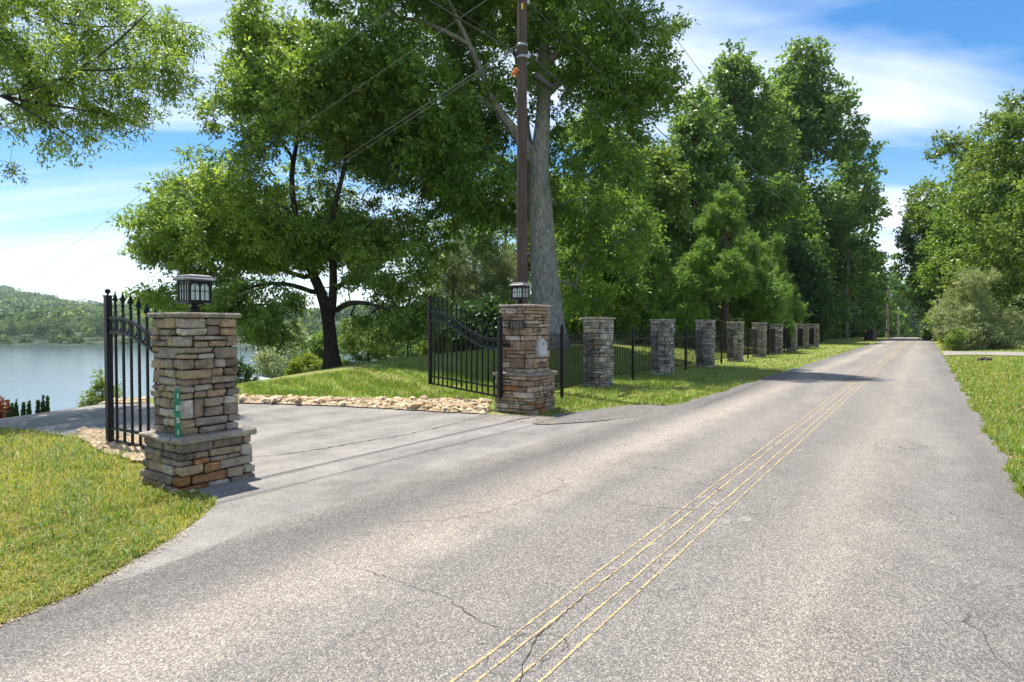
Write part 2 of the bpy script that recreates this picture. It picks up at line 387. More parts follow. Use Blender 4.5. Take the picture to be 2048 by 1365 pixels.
def stone_mat(name, stops, use_attr=False, rust=0.0):
    m, nt, b, out = new_mat(name)
    r = attr(nt, 'tint') if use_attr else obj_rand(nt)
    co = geo_pos(nt) 
    base = nt.nodes.new('ShaderNodeValToRGB'); nt.links.new(r, base.inputs[0]); base.color_ramp.interpolation = 'LINEAR'
    e = base.color_ramp.elements
    while len(e) < len(stops): e.new(0.5)
    for i, (p, c) in enumerate(stops): e[i].position = p; e[i].color = (*c, 1)
    f = noise(nt, 7, 6, 0.7, co, 0.5); g = noise(nt, 38, 5, 0.7, co); k = noise(nt, 3, 3, 0.6, co)
    c = mix(nt, 1.0, base.outputs[0], mix(nt, mrange(nt, f, .3, .7), (.42, .40, .39), (1.5, 1.46, 1.40)), 'MULTIPLY')
    c = mix(nt, mrange(nt, k, 0.52, 0.68, 0, 0.5), c, (.30, .20, .11))
    c = mix(nt, mrange(nt, g, 0.54, 0.70, 0, 0.6), c, (.07, .065, .06))
    nt.links.new(c, b.inputs['Base Color']); b.inputs['Roughness'].default_value = 0.9; b.inputs['Specular IOR Level'].default_value = 0.2
    bump(nt, b, math_(nt, 'ADD', f, math_(nt, 'MULTIPLY', g, 0.5)), 0.8, 0.03)
    return m
WARM = [(0.0, (.12, .095, .08)), (0.16, (.26, .21, .165)), (0.32, (.38, .28, .18)), (0.46, (.25, .22, .195)), (0.60, (.44, .39, .32)), (0.72, (.17, .14, .12)), (0.84, (.42, .31, .195)), (0.92, (.32, .27, .22)), (1.0, (.50, .47, .42))]
GREY = [(0.0, (.12, .11, .105)), (0.2, (.30, .28, .26)), (0.4, (.20, .19, .185)), (0.6, (.42, .39, .35)), (0.78, (.30, .245, .19)), (0.9, (.50, .48, .44)), (1.0, (.36, .30, .23))]
M['stone_warm'] = stone_mat('warm_ledge_stone', WARM)
M['stone_brown'] = stone_mat('brown_ledge_stone', [(0.0, (.17, .12, .09)), (0.25, (.34, .25, .17)), (0.5, (.27, .21, .17)), (0.75, (.43, .34, .24)), (1.0, (.46, .42, .36))])
M['stone_grey'] = stone_mat('grey_ledge_stone', GREY)
M['stone_grey_far'] = stone_mat('grey_ledge_stone_joined', GREY, True)
M['stone_rust'] = stone_mat('rusty_ledge_stone', [(0.0, (.20, .09, .035)), (0.4, (.36, .17, .07)), (0.7, (.40, .26, .14)), (1.0, (.30, .22, .16))])
M['capstone'] = stone_mat('cap_slab', [(0.0, (.22, .20, .17)), (1.0, (.36, .32, .28))])
M['rock'] = stone_mat('tan_river_rock', [(0.0, (.36, .25, .14)), (0.3, (.52, .40, .25)), (0.6, (.60, .50, .36)), (0.8, (.44, .33, .21)), (1.0, (.66, .58, .45))])
M['rock_far'] = stone_mat('tan_rubble', [(0.0, (.30, .22, .13)), (0.4, (.46, .36, .23)), (1.0, (.58, .50, .37))], True)
def glass_mat():
    m, nt, b, out = new_mat('seeded_glass')
    b.inputs['Base Color'].default_value = (.72, .8, .78, 1); b.inputs['Roughness'].default_value = 0.18; b.inputs['Transmission Weight'].default_value = 0.25; b.inputs['IOR'].default_value = 1.2
    bump(nt, b, voro(nt, 60, obj_co(nt)), 0.5, 0.004); return m
M['glass'] = glass_mat()
def water_mat():
    m, nt, b, out = new_mat('lake_water')
    b.inputs['Base Color'].default_value = (.07, .10, .115, 1); b.inputs['Roughness'].default_value = 0.10; b.inputs['IOR'].default_value = 1.33
    pos = geo_pos(nt); mpn = nt.nodes.new('ShaderNodeMapping'); mpn.inputs['Scale'].default_value = (0.12, 0.5, 1); nt.links.new(pos, mpn.inputs[0])
    f = noise(nt, 1.2, 5, 0.6, mpn.outputs[0]); bump(nt, b, f, 0.35, 0.25); return m
M['water'] = water_mat()

# ------------------------------------------------------------------ terrain
def sheet(name, U, V, fn, mat, **kw):
    """grid of points fn(u, v) -> x, y, z"""
    uu, vv = np.meshgrid(U, V, indexing='ij'); x, y, z = fn(uu, vv)
    V3 = np.stack([x.ravel(), y.ravel(), z.ravel()], 1); n, m = len(U), len(V)
    i, j = np.meshgrid(np.arange(n - 1), np.arange(m - 1), indexing='ij'); a = (i * m + j).ravel()
    Fc = np.stack([a, a + m, a + m + 1, a + 1], 1)
    me = np_mesh(name, V3, Fc, smooth=True); o = link(name, me, mat); tag(o, kind='structure'); return o
def graded(a, b, step, lo, hi, grow=1.12):
    core = list(np.arange(a, b + step / 2, step)); left = []; s = step; x = a
    while x > lo: s *= grow; x -= s; left.append(max(x, lo))
    right = []; s = step; x = core[-1]
    while x < hi: s *= grow; x += s; right.append(min(x, hi))
    return np.array(left[::-1] + core + right)
Lg = graded(-2, 24, 0.3, -420, 66); Sg = graded(-12, 34, 0.3, -60, 900)
def ground_fn(l, s):
    x, y = XY(l, s); z = H(x, y)
    z = z + 0.015 * np.sin(x * 1.3 + y * 0.7) * np.cos(y * 1.1 - x * .4) * (((l > 4.9) | (l < -1.5)) & (s < 60))
    on_road = (l > -0.95) & (l < 4.4)
    return x, y, z - 0.03 - 0.05 * on_road
sheet('ground', Lg[::-1], Sg, ground_fn, M['ground'])
# road
def road_edge_noise(s, k): return 0.05 * np.sin(s * 1.7 + k) + 0.035 * np.sin(s * 4.3 + k * 2) + 0.02 * np.sin(s * 11 + k)
def road_hi(s): return 4.12 + road_edge_noise(s, 4) + 0.28 * sm((s - 1.5) / 2) * sm((13.0 - s) / 2)
Sr = graded(-10, 60, 0.25, -30, 500)
def road_fn(t, s):
    lo = -0.83 + road_edge_noise(s, 1); hi = road_hi(s); l = lo + (hi - lo) * t
    x, y = XY(l, s); return x, y, H(x, y) + 0.004 + 0.02 * np.sin(t * np.pi)
road = sheet('road', np.linspace(1, 0, 9), Sr, road_fn, M['road'])
def in_poly(x, y, poly):
    c = False; n = len(poly)
    for i in range(n):
        a, b = poly[i], poly[i-1]
        if (a[1] > y) != (b[1] > y) and x < (b[0]-a[0]) * (y-a[1]) / (b[1]-a[1]) + a[0]: c = not c
    return c
def in_poly_np(x, y, poly):
    c = np.zeros(len(x), bool); n = len(poly)
    for i in range(n):
        a, b = poly[i], poly[i-1]
        if a[1] == b[1]: continue
        c ^= ((a[1] > y) != (b[1] > y)) & (x < (b[0]-a[0]) * (y-a[1]) / (b[1]-a[1]) + a[0])
    return c
def flat_poly(name, pts, mat, lift, step=0.35, kind='structure', parent=None, zfn=None):
    """fills a closed outline with triangles laid on the terrain"""
    pts = [Vector((float(a), float(b))) for a, b in pts]
    xs = [p.x for p in pts]; ys = [p.y for p in pts]
    def inside(x, y):
        c = False; n = len(pts)
        for i in range(n):
            a, b = pts[i], pts[i - 1]
            if (a.y > y) != (b.y > y) and x < (b.x - a.x) * (y - a.y) / (b.y - a.y) + a.x: c = not c
        return c
    gx, gy = np.meshgrid(np.arange(min(xs), max(xs), step), np.arange(min(ys), max(ys), step)); gx = gx.ravel(); gy = gy.ravel()
    kk = in_poly_np(gx, gy, [(p.x, p.y) for p in pts]); inner = [Vector((float(a), float(b))) for a, b in zip(gx[kk], gy[kk])]
    n = len(pts)
    vs, _, fs, *_ = delaunay_2d_cdt(pts + inner, [(i, (i + 1) % n) for i in range(n)], [], 1, 1e-4)
    x = np.array([v.x for v in vs]); y = np.array([v.y for v in vs]); z = H(x, y) + lift
    if zfn is not None: z = z + zfn(x, y)
    F_ = np.array([f for f in fs if len(f) == 3]); cx_ = x[F_].mean(1); cy_ = y[F_].mean(1)
    F_ = F_[in_poly_np(cx_, cy_, [(p.x, p.y) for p in pts])]
    e1 = np.stack([x, y], 1)[F_[:, 1]] - np.stack([x, y], 1)[F_[:, 0]]; e2 = np.stack([x, y], 1)[F_[:, 2]] - np.stack([x, y], 1)[F_[:, 0]]
    fl = (e1[:, 0] * e2[:, 1] - e1[:, 1] * e2[:, 0]) < 0; F_[fl] = F_[fl][:, ::-1]
    o = link(name, np_mesh(name, np.stack([x, y, z], 1), F_, smooth=True), mat, parent)
    if kind: tag(o, kind=kind)
    return o
def pix_line(pts, n=None, jit=0.0, seed=0):
    """smooth (Catmull-Rom) ground line through photo points"""
    rng = random.Random(seed); out = []
    Q = [pts[0]] + list(pts) + [pts[-1]]
    for i in range(1, len(Q) - 2):
        p0, p1, p2, p3 = Q[i-1], Q[i], Q[i+1], Q[i+2]
        k = max(3, int(math.hypot(p2[0]-p1[0], p2[1]-p1[1]) / 14))
        for j in range(k):
            t = j / k
            q = [0.5 * ((2*p1[c]) + (-p0[c]+p2[c])*t + (2*p0[c]-5*p1[c]+4*p2[c]-p3[c])*t*t + (-p0[c]+3*p1[c]-3*p2[c]+p3[c])*t**3) for c in (0, 1)]
            out.append(q)
    out.append(list(pts[-1]))
    X, Y, Z = G([q[0] for q in out], [q[1] for q in out])
    return [(x + rng.uniform(-jit, jit), y + rng.uniform(-jit, jit)) for x, y in zip(X, Y)]
far_edge = pix_line([(1240, 829), (1160, 836), (1100, 834), (1040, 832), (985, 829), (900, 825), (800, 820), (700, 813), (600, 809), (465, 807), (330, 806), (213, 807), (154, 810), (80, 818), (0, 831), (-140, 856)], jit=0.012)
near_road = [XY(3.8, s) for s in np.arange(0.9, 13.2, 0.4)]
near_edge = pix_line([(-140, 893), (0, 858), (100, 868), (215, 887), (300, 930), (385, 978), (428, 1003), (400, 1038), (350, 1072), (240, 1135)], jit=0.015, seed=3)
near_edge = [p for p in near_edge if LS(*p)[0] > 4.1]
drive_outline = far_edge + near_edge + near_road
flat_poly('driveway', drive_outline, M['drive'], -0.002)
lip = pix_line([(1120, 829), (1190, 820), (1262, 812), (1330, 811), (1352, 816), (1330, 826), (1240, 839), (1160, 846), (1075, 850), (1065, 842)], jit=0.01)
flat_poly('asphalt_berm', lip, M['patch'], 0.010, zfn=lambda x, y: 0.0 * x)
gd = pix_line([(1886, 703), (1960, 704), (2160, 706)]) + pix_line([(2200, 716), (1960, 711), (1888, 712)])
flat_poly('gravel_drive', gd, M['gravel'], 0.02, 1.0)
# gravel shoulder fading into the near grass
sh = [XY(4.05 + 0.03 * math.sin(s * 5), s) for s in np.arange(-3, 1.5, 0.3)] + [XY(4.46 + 0.06 * math.sin(s * 3), s) for s in np.arange(1.3, -3, -0.3)]
flat_poly('gravel_shoulder', sh, M['shoulder'], 0.0, 0.25)

# lane lines, worn down to their four outlines
for k, l0 in enumerate((1.712, 1.622, 1.484, 1.386)):
    rng = random.Random(k); ss = list(np.arange(0.6, 9, 0.018)) + list(np.arange(9, 34, 0.05)) + list(np.arange(34, 104, 0.5)); V = []; Fq = []
    for i, s in enumerate(ss):
        w = 0.0072 + 0.0012 * math.sin(s * 9 + k * 3) + rng.uniform(-.0028, .0022); w = max(w, 0.002); w *= 1.0 + min(1.0, s / 40)
        wob = 0.002 * math.sin(s * 2.3 + k) + 0.0015 * math.sin(s * 7.7 + k * 2)
        for sg in (-1, 1):
            l = l0 + wob + sg * w; x, y = XY(l, s)
            t = (4.12 - l) / 4.95; V.append((x, y, float(H(x, y)) + 0.004 + 0.02 * math.sin(t * math.pi) + 0.003))
    for i in range(len(ss) - 1):
        gap = (math.sin(ss[i] * 1.9 + k * 2) + math.sin(ss[i] * 5.3 + k) + rng.random() * 1.2) > 2.75 or rng.random() < (0.012 if ss[i] < 34 else 0.0)
        if not gap: Fq.append((2*i, 2*i+1, 2*i+3, 2*i+2))
    me = np_mesh('yellow_line', np.array(V), np.array(Fq)); link('yellow_line', me, M['yellow'], road)
def ribbon(name, pts, w, mat, lift=0.006, parent=road, seed=0, jit=0.02, onroad=True):
    rng = random.Random(seed); V = []; pts2 = []
    for i in range(len(pts) - 1):
        k = max(2, int(math.hypot(pts[i+1][0]-pts[i][0], pts[i+1][1]-pts[i][1]) / 0.06))
        for j in range(k):
            t = j / k; pts2.append((pts[i][0]+(pts[i+1][0]-pts[i][0])*t + rng.gauss(0, jit*.5), pts[i][1]+(pts[i+1][1]-pts[i][1])*t + rng.gauss(0, jit*.5)))
    n = len(pts2)
    for i, p in enumerate(pts2):
        a = pts2[max(0, i-1)]; b = pts2[min(n-1, i+1)]; dx_, dy_ = b[0]-a[0], b[1]-a[1]; q = math.hypot(dx_, dy_) or 1
        ww = w * rng.uniform(0.25, 1.0) * min(1, (i + 1) / 6, (n - i) / 6)
        for sg in (-1, 1):
            x = p[0] - sg * dy_ / q * ww; y = p[1] + sg * dx_ / q * ww
            l = LS(x, y)[0]; c = 0.02 * math.sin(max(0, min(1, (4.12 - l) / 4.95)) * math.pi) if onroad else 0
            V.append((x, y, float(H(x, y)) + 0.004 + c + lift))
    Fq = [(2*i, 2*i+1, 2*i+3, 2*i+2) for i in range(n - 1)]
    return link(name, np_mesh(name, np.array(V), np.array(Fq)), mat, parent)
ribbon('crack', pix_line([(1035, 1400), (1050, 1335), (1075, 1285), (1130, 1235), (1180, 1190), (1235, 1150)]), 0.0032, M['crack'], 0.004, seed=1, jit=0.012)
ribbon('crack', pix_line([(700, 1140), (750, 1152), (830, 1182), (890, 1200), (940, 1240), (975, 1256), (1040, 1280)]), 0.003, M['crack'], 0.004, seed=2, jit=0.02)
ribbon('crack', pix_line([(780, 1047), (900, 1042), (1030, 1012), (1110, 985), (1150, 965)]), 0.0032, M['crack'], 0.004, seed=3, jit=0.02)
ribbon('crack', pix_line([(1250, 1010), (1330, 1022), (1440, 1028), (1540, 1038)]), 0.0032, M['crack'], 0.004, seed=4, jit=0.02)
ribbon('crack', pix_line([(1590, 858), (1700, 862), (1800, 866), (1900, 872)]), 0.0032, M['crack'], 0.004, seed=5, jit=0.03)
drive_ob = bpy.data.objects['driveway']
ribbon('crack', pix_line([(500, 916), (600, 905), (700, 888), (820, 868), (900, 850), (960, 836)]), 0.012, M['crack'], 0.0, drive_ob, 6, 0.02, False)
ribbon('crack', pix_line([(1060, 1010), (1130, 880), (1200, 862)])[-12:], 0.008, M['crack'], 0.0, drive_ob, 7, 0.02, False)
rr = random.Random(11)
for (px, py, r) in [(1225, 1145, .05), (1325, 1062, .06), (1306, 1095, .05), (1345, 1118, .07), (1322, 1150, .05), (1405, 1000, .07), (1428, 1012, .08), (1435, 1028, .09), (1470, 985, .035), (1490, 1045, .09), (1455, 1050, .07), (1330, 1010, .04), (1600, 905, .09), (1585, 860, .05), (1340, 1182, .06)]:
    cx, cy, _ = G(px, py); outl = []
    ph_ = rr.uniform(0, 6)
    for k in range(14):
        a = k / 14 * 2 * math.pi; q = r * (0.8 + .2 * math.sin(2 * a + ph_) + .1 * math.sin(3 * a + ph_ * 2) + rr.uniform(-.06, .06))
        l, s = LS(cx, cy); outl.append(XY(l + math.cos(a) * q * 0.55, s + math.sin(a) * q * 1.2))
    V = []
    for x, y in [(float(cx), float(cy))] + outl:
        l = LS(x, y)[0]; V.append((x, y, float(H(x, y)) + 0.004 + 0.02 * math.sin(max(0, min(1, (4.12 - l) / 4.95)) * math.pi) + 0.0018))
    Ft = [(0, 1 + k, 1 + (k + 1) % 14) for k in range(14)]
    link('worn_patch', np_mesh('worn_patch', np.array(V), np.array(Ft)), M['pale_patch'], road)

# ------------------------------------------------------------------ lake and far shore
def lake_fn(a, b): return a, b, np.full_like(a, LAKE)
sheet('lake', np.linspace(700, -1400, 8), np.linspace(20, 620, 8), lambda a, b: (a, b, np.full_like(a, LAKE)), M['water'])
RS = np.random.default_rng(5)
def shore_y(x): return 462 + 12 * np.sin(x * 0.013) + 7 * np.sin(x * 0.041 + 1) - 0.03 * (x + 300)
def far_h(x, y):
    d = y - shore_y(x)
    near = LAKE - 1.5 + 1.9 * sm(d / 6) + 13 * sm((d - 6) / 200) + 8 * sm((d - 60) / 160) * (0.5 + 0.5 * np.sin(x * 0.008 + 2))
    az = x / np.maximum(y, 1)
    prof = np.interp(az, [-1.6, -1.1, -0.86, -0.80, -0.74, -0.70, -0.60, -0.45, -0.3, 0.1, 0.6], [80, 100, 88, 74, 50, 40, 30, 26, 28, 24, 20])
    prof = prof + 3 * np.sin(x * 0.012) + 2 * np.sin(x * 0.031)
    return near + prof * sm((y - 760) / 900) 
Xf = np.linspace(1500, -2900, 120); Yf = np.concatenate([np.linspace(440, 640, 25), np.linspace(660, 1900, 34)])
sheet('far_hills', Xf, Yf, lambda a, b: (a, b, far_h(a, b)), M['far_leaf'] if False else simple('wooded_ground', (.03, .05, .015), 0.95, 0, 0.4, 0.05))
def blob_wood(name, xs, ys, zs, rr_, hh_, nl, leaf, seed, label):
    """many crowns made of leaf clumps, one mass"""
    rng = np.random.default_rng(seed); n = len(xs); tot = n * nl
    u = rng.normal(size=(tot, 3)); u /= np.linalg.norm(u, axis=1)[:, None]; u[:, 2] = np.abs(u[:, 2]) * 1.0 - 0.25
    ci = np.repeat(np.arange(n), nl); rad = rr_[ci]; hh = hh_[ci]
    lob = 1 + 0.16 * np.sin(u[:, 0] * 5 + ci) + 0.16 * np.sin(u[:, 1] * 6 + ci * 1.7) + 0.12 * np.sin(u[:, 2] * 9 + ci * 2.1)
    p = np.stack([xs[ci] + u[:, 0] * rad * lob, ys[ci] + u[:, 1] * rad * lob, zs[ci] + hh * 0.55 + u[:, 2] * hh * 0.5 * lob], 1)
    nrm = u + rng.normal(size=(tot, 3)) * 0.7 + np.array([0, 0, .25]); nrm /= np.linalg.norm(nrm, axis=1)[:, None]
    t1 = np.cross(nrm, rng.normal(size=(tot, 3))); t1 /= np.linalg.norm(t1, axis=1)[:, None]; t2 = np.cross(nrm, t1)
    sz = (leaf * rng.uniform(0.6, 1.3, tot))[:, None]
    V = np.stack([p - t1 * sz, p + t2 * sz * .8, p + t1 * sz, p - t2 * sz * .8], 1).reshape(-1, 3)
    tint = np.clip(rng.normal(0.45, 0.3, n)[ci] + rng.normal(0, 0.12, tot), 0, 1)
    me = np_mesh(name, V, np.arange(tot * 4).reshape(-1, 4), attrs={'tint': np.repeat(tint, 4)})
    o = link(name, me, M['far_leaf']); tag(o, label, 'woods', kind='stuff'); return o
n = 520; d = RS.power(0.8, n) * 110; fx = RS.uniform(-520, 220, n); fy = shore_y(fx) - 1 + d
rad = RS.uniform(2.8, 5.2, n) * (1 + d * 0.004); hh = RS.uniform(12, 22, n); hh[d < 5] *= 0.5; d[:60] = RS.uniform(0, 5, 60)
blob_wood('shoreline_woods', fx, fy, far_h(fx, fy) - 1.0, rad, hh, 330, .62, 1, 'dense green woods along the far shore of the lake')
n = 900; fy = RS.uniform(560, 1700, n) ** 1.0; fx = RS.uniform(-1.05, 0.12, n) * fy
blob_wood('ridge_woods', fx, fy, far_h(fx, fy) - 2, RS.uniform(9, 19, n) * (fy / 1200 + .35), RS.uniform(16, 26, n), 150, 2.1, 2, 'hazy wooded ridge rising behind the far shore')


def chamfer_block(cx, cy, cz, sx, sy, sz, rng, ch=None, jit=None):
    """hewn stone: a box with chamfered, uneven edges (24 verts, 44 tris)"""
    ch = ch if ch is not None else min(0.011, 0.2 * min(sx, sy, sz)); jit = jit if jit is not None else 0.0065
    hx, hy, hz = sx / 2, sy / 2, sz / 2; vs = []; idx = {}
    for a in (-1, 1):
        for b in (-1, 1):
            for c in (-1, 1):
                jx, jy, jz = (rng.uniform(-jit, jit) for _ in range(3)); q = ch * rng.uniform(0.6, 1.7)
                for ax in range(3):
                    p = [a * hx + jx, b * hy + jy, c * hz + jz]
                    for o in range(3):
                        if o != ax: p[o] -= (a, b, c)[o] * q
                    idx[(a, b, c, ax)] = len(vs); vs.append((cx + p[0], cy + p[1], cz + p[2]))
    fs = []
    for ax in range(3):
        o1, o2 = [(1, 2), (2, 0), (0, 1)][ax]
        for sgn in (-1, 1):
            q = []
            for (u, v) in ((-1, -1), (1, -1), (1, 1), (-1, 1)):
                k = [0, 0, 0]; k[ax] = sgn; k[o1] = u; k[o2] = v; q.append(idx[(*k, ax)])
            fs.append(tuple(q) if sgn > 0 else tuple(q[::-1]))
    for ax in range(3):                                   # edges along ax join faces o1, o2
        o1, o2 = [(1, 2), (2, 0), (0, 1)][ax]
        for u in (-1, 1):
            for v in (-1, 1):
                lo = [0, 0, 0]; lo[ax] = -1; lo[o1] = u; lo[o2] = v; hi = list(lo); hi[ax] = 1
                q = (idx[(*lo, o1)], idx[(*hi, o1)], idx[(*hi, o2)], idx[(*lo, o2)])
                fs.append(q if u * v < 0 else q[::-1])
    for a in (-1, 1):
        for b in (-1, 1):
            for c in (-1, 1):
                q = (idx[(a, b, c, 0)], idx[(a, b, c, 1)], idx[(a, b, c, 2)]); fs.append(q if a * b * c > 0 else q[::-1])
    return vs, fs
def stone_boxes(w, z0, z1, rng, band=(0.085, 0.17), seg=(0.10, 0.34), flare=0.0, depth=0.13, twos=0.55):
    out = []; z = z0; k = 0
    while z < z1 - 0.03:
        h = rng.uniform(*band)
        if z1 - (z + h) < 0.06: h = z1 - z
        fl = flare * (1 - (z + h / 2 - z0) / (z1 - z0)); W = w + 2 * fl
        for face in range(4):
            own = (face % 2 == k % 2); L = W if own else W - 2 * depth; u = -L / 2
            while u < L / 2 - 0.01:
                s_ = rng.uniform(*seg)
                if L / 2 - (u + s_) < 0.09: s_ = L / 2 - u
                parts = [(z, h)]
                if h > 0.105 and rng.random() < twos:
                    c = rng.uniform(0.38, 0.62); parts = [(z, h * c), (z + h * c, h * (1 - c))]
                for (zz, hh_) in parts:
                    subs = [(u, s_)]
                    if s_ > 0.2 and len(parts) == 2 and rng.random() < 0.45:
                        c = rng.uniform(0.35, 0.65); subs = [(u, s_ * c), (u + s_ * c, s_ * (1 - c))]
                    for (uu, ss_) in subs:
                        pr = rng.uniform(-0.012, 0.022); gap = 0.011
                        a = uu + ss_ / 2; pc = W / 2 - depth / 2 + pr; q = (ss_ - gap, depth, hh_ - gap)
                        zz2 = zz + hh_ / 2
                        if face == 0: out.append((a, -pc, zz2, q[0], q[1], q[2]))
                        elif face == 2: out.append((-a, pc, zz2, q[0], q[1], q[2]))
                        elif face == 1: out.append((pc, a, zz2, q[1], q[0], q[2]))
                        else: out.append((-pc, -a, zz2, q[1], q[0], q[2]))
                u += s_
        z += h; k += 1
    return out
def slab(w, h, rng, ch=0.012, wave=0.012, n=9):
    """flat cap slab with an uneven hewn rim"""
    ring = []
    for side in range(4):
        for i in range(n):
            t = -1 + 2 * i / n; p = [(t, -1), (1, t), (-t, 1), (-1, -t)][side]
            j = rng.uniform(-wave, wave); ring.append((p[0] * (w / 2 + j * abs(p[0])), p[1] * (w / 2 + j * abs(p[1]))))
    m = MB(); N_ = len(ring); vs = []
    for (sc, z) in ((1 - 2 * ch / w, 0), (1, ch), (0.997, h - ch), (1 - 2 * ch / w, h)):
        for x, y in ring: vs.append((x * sc, y * sc, z + rng.uniform(-.002, .002)))
    fs = [(j*N_+i, j*N_+(i+1) % N_, (j+1)*N_+(i+1) % N_, (j+1)*N_+i) for j in range(3) for i in range(N_)]
    fs.append(tuple(range(N_))[::-1]); fs.append(tuple(3*N_+i for i in range(N_)))
    return m.add(vs, fs)
RZ = math.pi / 2 - TH                                              # local x runs along the road
def corner_center(cx, cy, w):                                      # from the camera-side corner to the middle
    return cx + w / 2 * (SN - CS), cy + w / 2 * (CS + SN)
def add_stones(boxes, parent, rng, mats, z_rust=None):
    for b in boxes:
        vs, fs = chamfer_block(0, 0, 0, b[3], b[4], b[5], rng)
        me = bpy.data.meshes.new('stone'); me.from_pydata(vs, [], fs)
        m = mats[0]
        if z_rust is not None and b[2] < z_rust and b[0] < 0 and rng.random() < 0.4: m = M['stone_rust']
        o = link('stone', me, m, parent, (b[0], b[1], b[2]), (0, 0, rng.uniform(-.03, .03)))
def gate_pier(name, label, corner, w_base, h_base, w, h, off, mat, seed, flare, rust):
    rng = random.Random(seed)
    bx, by = corner_center(*corner, w_base); g0 = float(H(bx, by)) - 0.06
    r = empty(name, (bx, by, 0), RZ); tag(r, label, 'stone pillar', 'stone gate piers')
    MB().box((0, 0, (h_base + g0) / 2), (w_base - 0.10, w_base - 0.10, h_base - g0 - 0.01)).box((off[0], off[1], (h + h_base) / 2), (w - 0.09, w - 0.09, h - h_base - 0.02)).build('core', M['mortar'], r)
    add_stones(stone_boxes(w_base - 0.03, g0, h_base, rng, flare=flare, band=(.09, .15), seg=(.12, .36)), r, rng, [mat], rust)
    # ledge of four long slabs
    for side in range(4):
        L = w_base + 0.06; wd = 0.17; a = side * math.pi / 2
        sl = MB(); vs, fs = chamfer_block(0, -(L / 2 - wd / 2), 0, L - (0.0 if side % 2 == 0 else 2 * wd) - 0.006, wd, 0.055, rng, 0.012, 0.012)
        sl.add(vs, fs); sl.build('ledge_slab', M['capstone'], r, loc=(0, 0, h_base + 0.028), rot=(0, 0, a))
    sh_ = stone_boxes(w, h_base + 0.05, h - 0.055, rng, band=(.075, .20), seg=(.09, .36), twos=.7)
    g = empty('shaft', (0, 0, 0)) if False else None
    add_stones([(b[0] + off[0], b[1] + off[1], *b[2:]) for b in sh_], r, rng, [mat], None)
    slab(w + 0.05, 0.05, rng).build('cap_slab', M['capstone'], r, loc=(off[0], off[1], h - 0.052))
    return r
c1 = G(360, 985); c1 = (float(c1[0]), float(c1[1]))
pier1 = gate_pier('stone_pier', 'tall tan and grey stone gate pier at left with green number blade on its corner', c1, 0.77, 0.46, 0.60, 1.745, (0.0, 0.03), M['stone_warm'], 21, 0.03, 0.3)
c2 = G(1064, 829); c2 = (float(c2[0]), float(c2[1]))
pier2 = gate_pier('stone_pier', 'brown stone gate pier with black number plaque and pale arched mailbox', c2, 0.86, 0.68, 0.70, 2.02, (0.01, 0.02), M['stone_brown'], 33, 0.015, 0.45)
# fence piers
ordn = ['first', 'second', 'third', 'fourth', 'fifth', 'sixth', 'seventh', 'eighth', 'ninth']
pier_px = [1197, 1325, 1411, 1471, 1518.5, 1553, 1583.5, 1607.5, 1629]
LF = 7.35
piers = []
rngf = random.Random(77)
fboxes = stone_boxes(0.62, -0.08, 1.80, rngf, band=(.085, .16), seg=(.12, .34))
proto_meshes = []
for b in fboxes:
    vs, fs = chamfer_block(0, 0, 0, b[3], b[4], b[5], rngf); me = bpy.data.meshes.new('stone'); me.from_pydata(vs, [], fs); me.materials.append(M['stone_grey']); proto_meshes.append(me)
joined_v = []; joined_f = []; joined_t = []
for b in fboxes:
    vs, fs = chamfer_block(b[0], b[1], b[2], b[3], b[4], b[5], rngf); base_ = len(joined_v); joined_v += vs; joined_f += [tuple(i + base_ for i in f) for f in fs]; joined_t += [rngf.random()] * len(vs)
joined_me = bpy.data.meshes.new('stonework'); joined_me.from_pydata(joined_v, [], joined_f); joined_me.materials.append(M['stone_grey_far'])
at_ = joined_me.attributes.new('tint', 'FLOAT', 'POINT'); at_.data.foreach_set('value', joined_t)
core_me = MB().box((0, 0, 0.87), (0.54, 0.54, 1.84)).mesh('core'); core_me.materials.append(M['mortar'])
cap_me = slab(0.68, 0.055, rngf).mesh('cap_slab'); cap_me.materials.append(M['capstone'])
look = ['pale tan and grey stone fence pier nearest the gate', 'blue-grey sooty stone fence pier, second of the row from the gate', 'dark grey stone fence pier, third of the row from the gate',
        'dark stacked-stone fence pier, fourth of the row from the gate', 'grey stone fence pier, fifth of the row from the gate', 'grey stone fence pier, sixth of the row from the gate',
        'small-looking brownish fence pier, seventh of the row from the gate', 'distant stone fence pier, last but one of the row', 'farthest stone fence pier at the end of the row, by the road bend']
for i, px in enumerate(pier_px):
    t = (px - CX) / F; Yp = LF / (SN - CS * t); X = t * Yp
    r = empty('fence_pier', (X, Yp, float(H(X, Yp))), RZ + [0, 1, 2, 3, 1, 0, 2, 1, 3][i] * math.pi / 2)
    r.scale = (1, 1, [1.0, 1.0, 1.015, .985, .98, .95, .985, .97, .98][i]); tag(r, look[i], 'stone pillar', 'stone piers of the fence row'); piers.append((X, Yp))
    link('core', core_me, None, r); link('cap_slab', cap_me, None, r, (0, 0, 1.80))
    if i < 4:
        for b, me in zip(fboxes, proto_meshes): link('stone', me, None, r, (b[0], b[1], b[2]))
    else: tag(link('stonework', joined_me, None, r), kind='stuff')

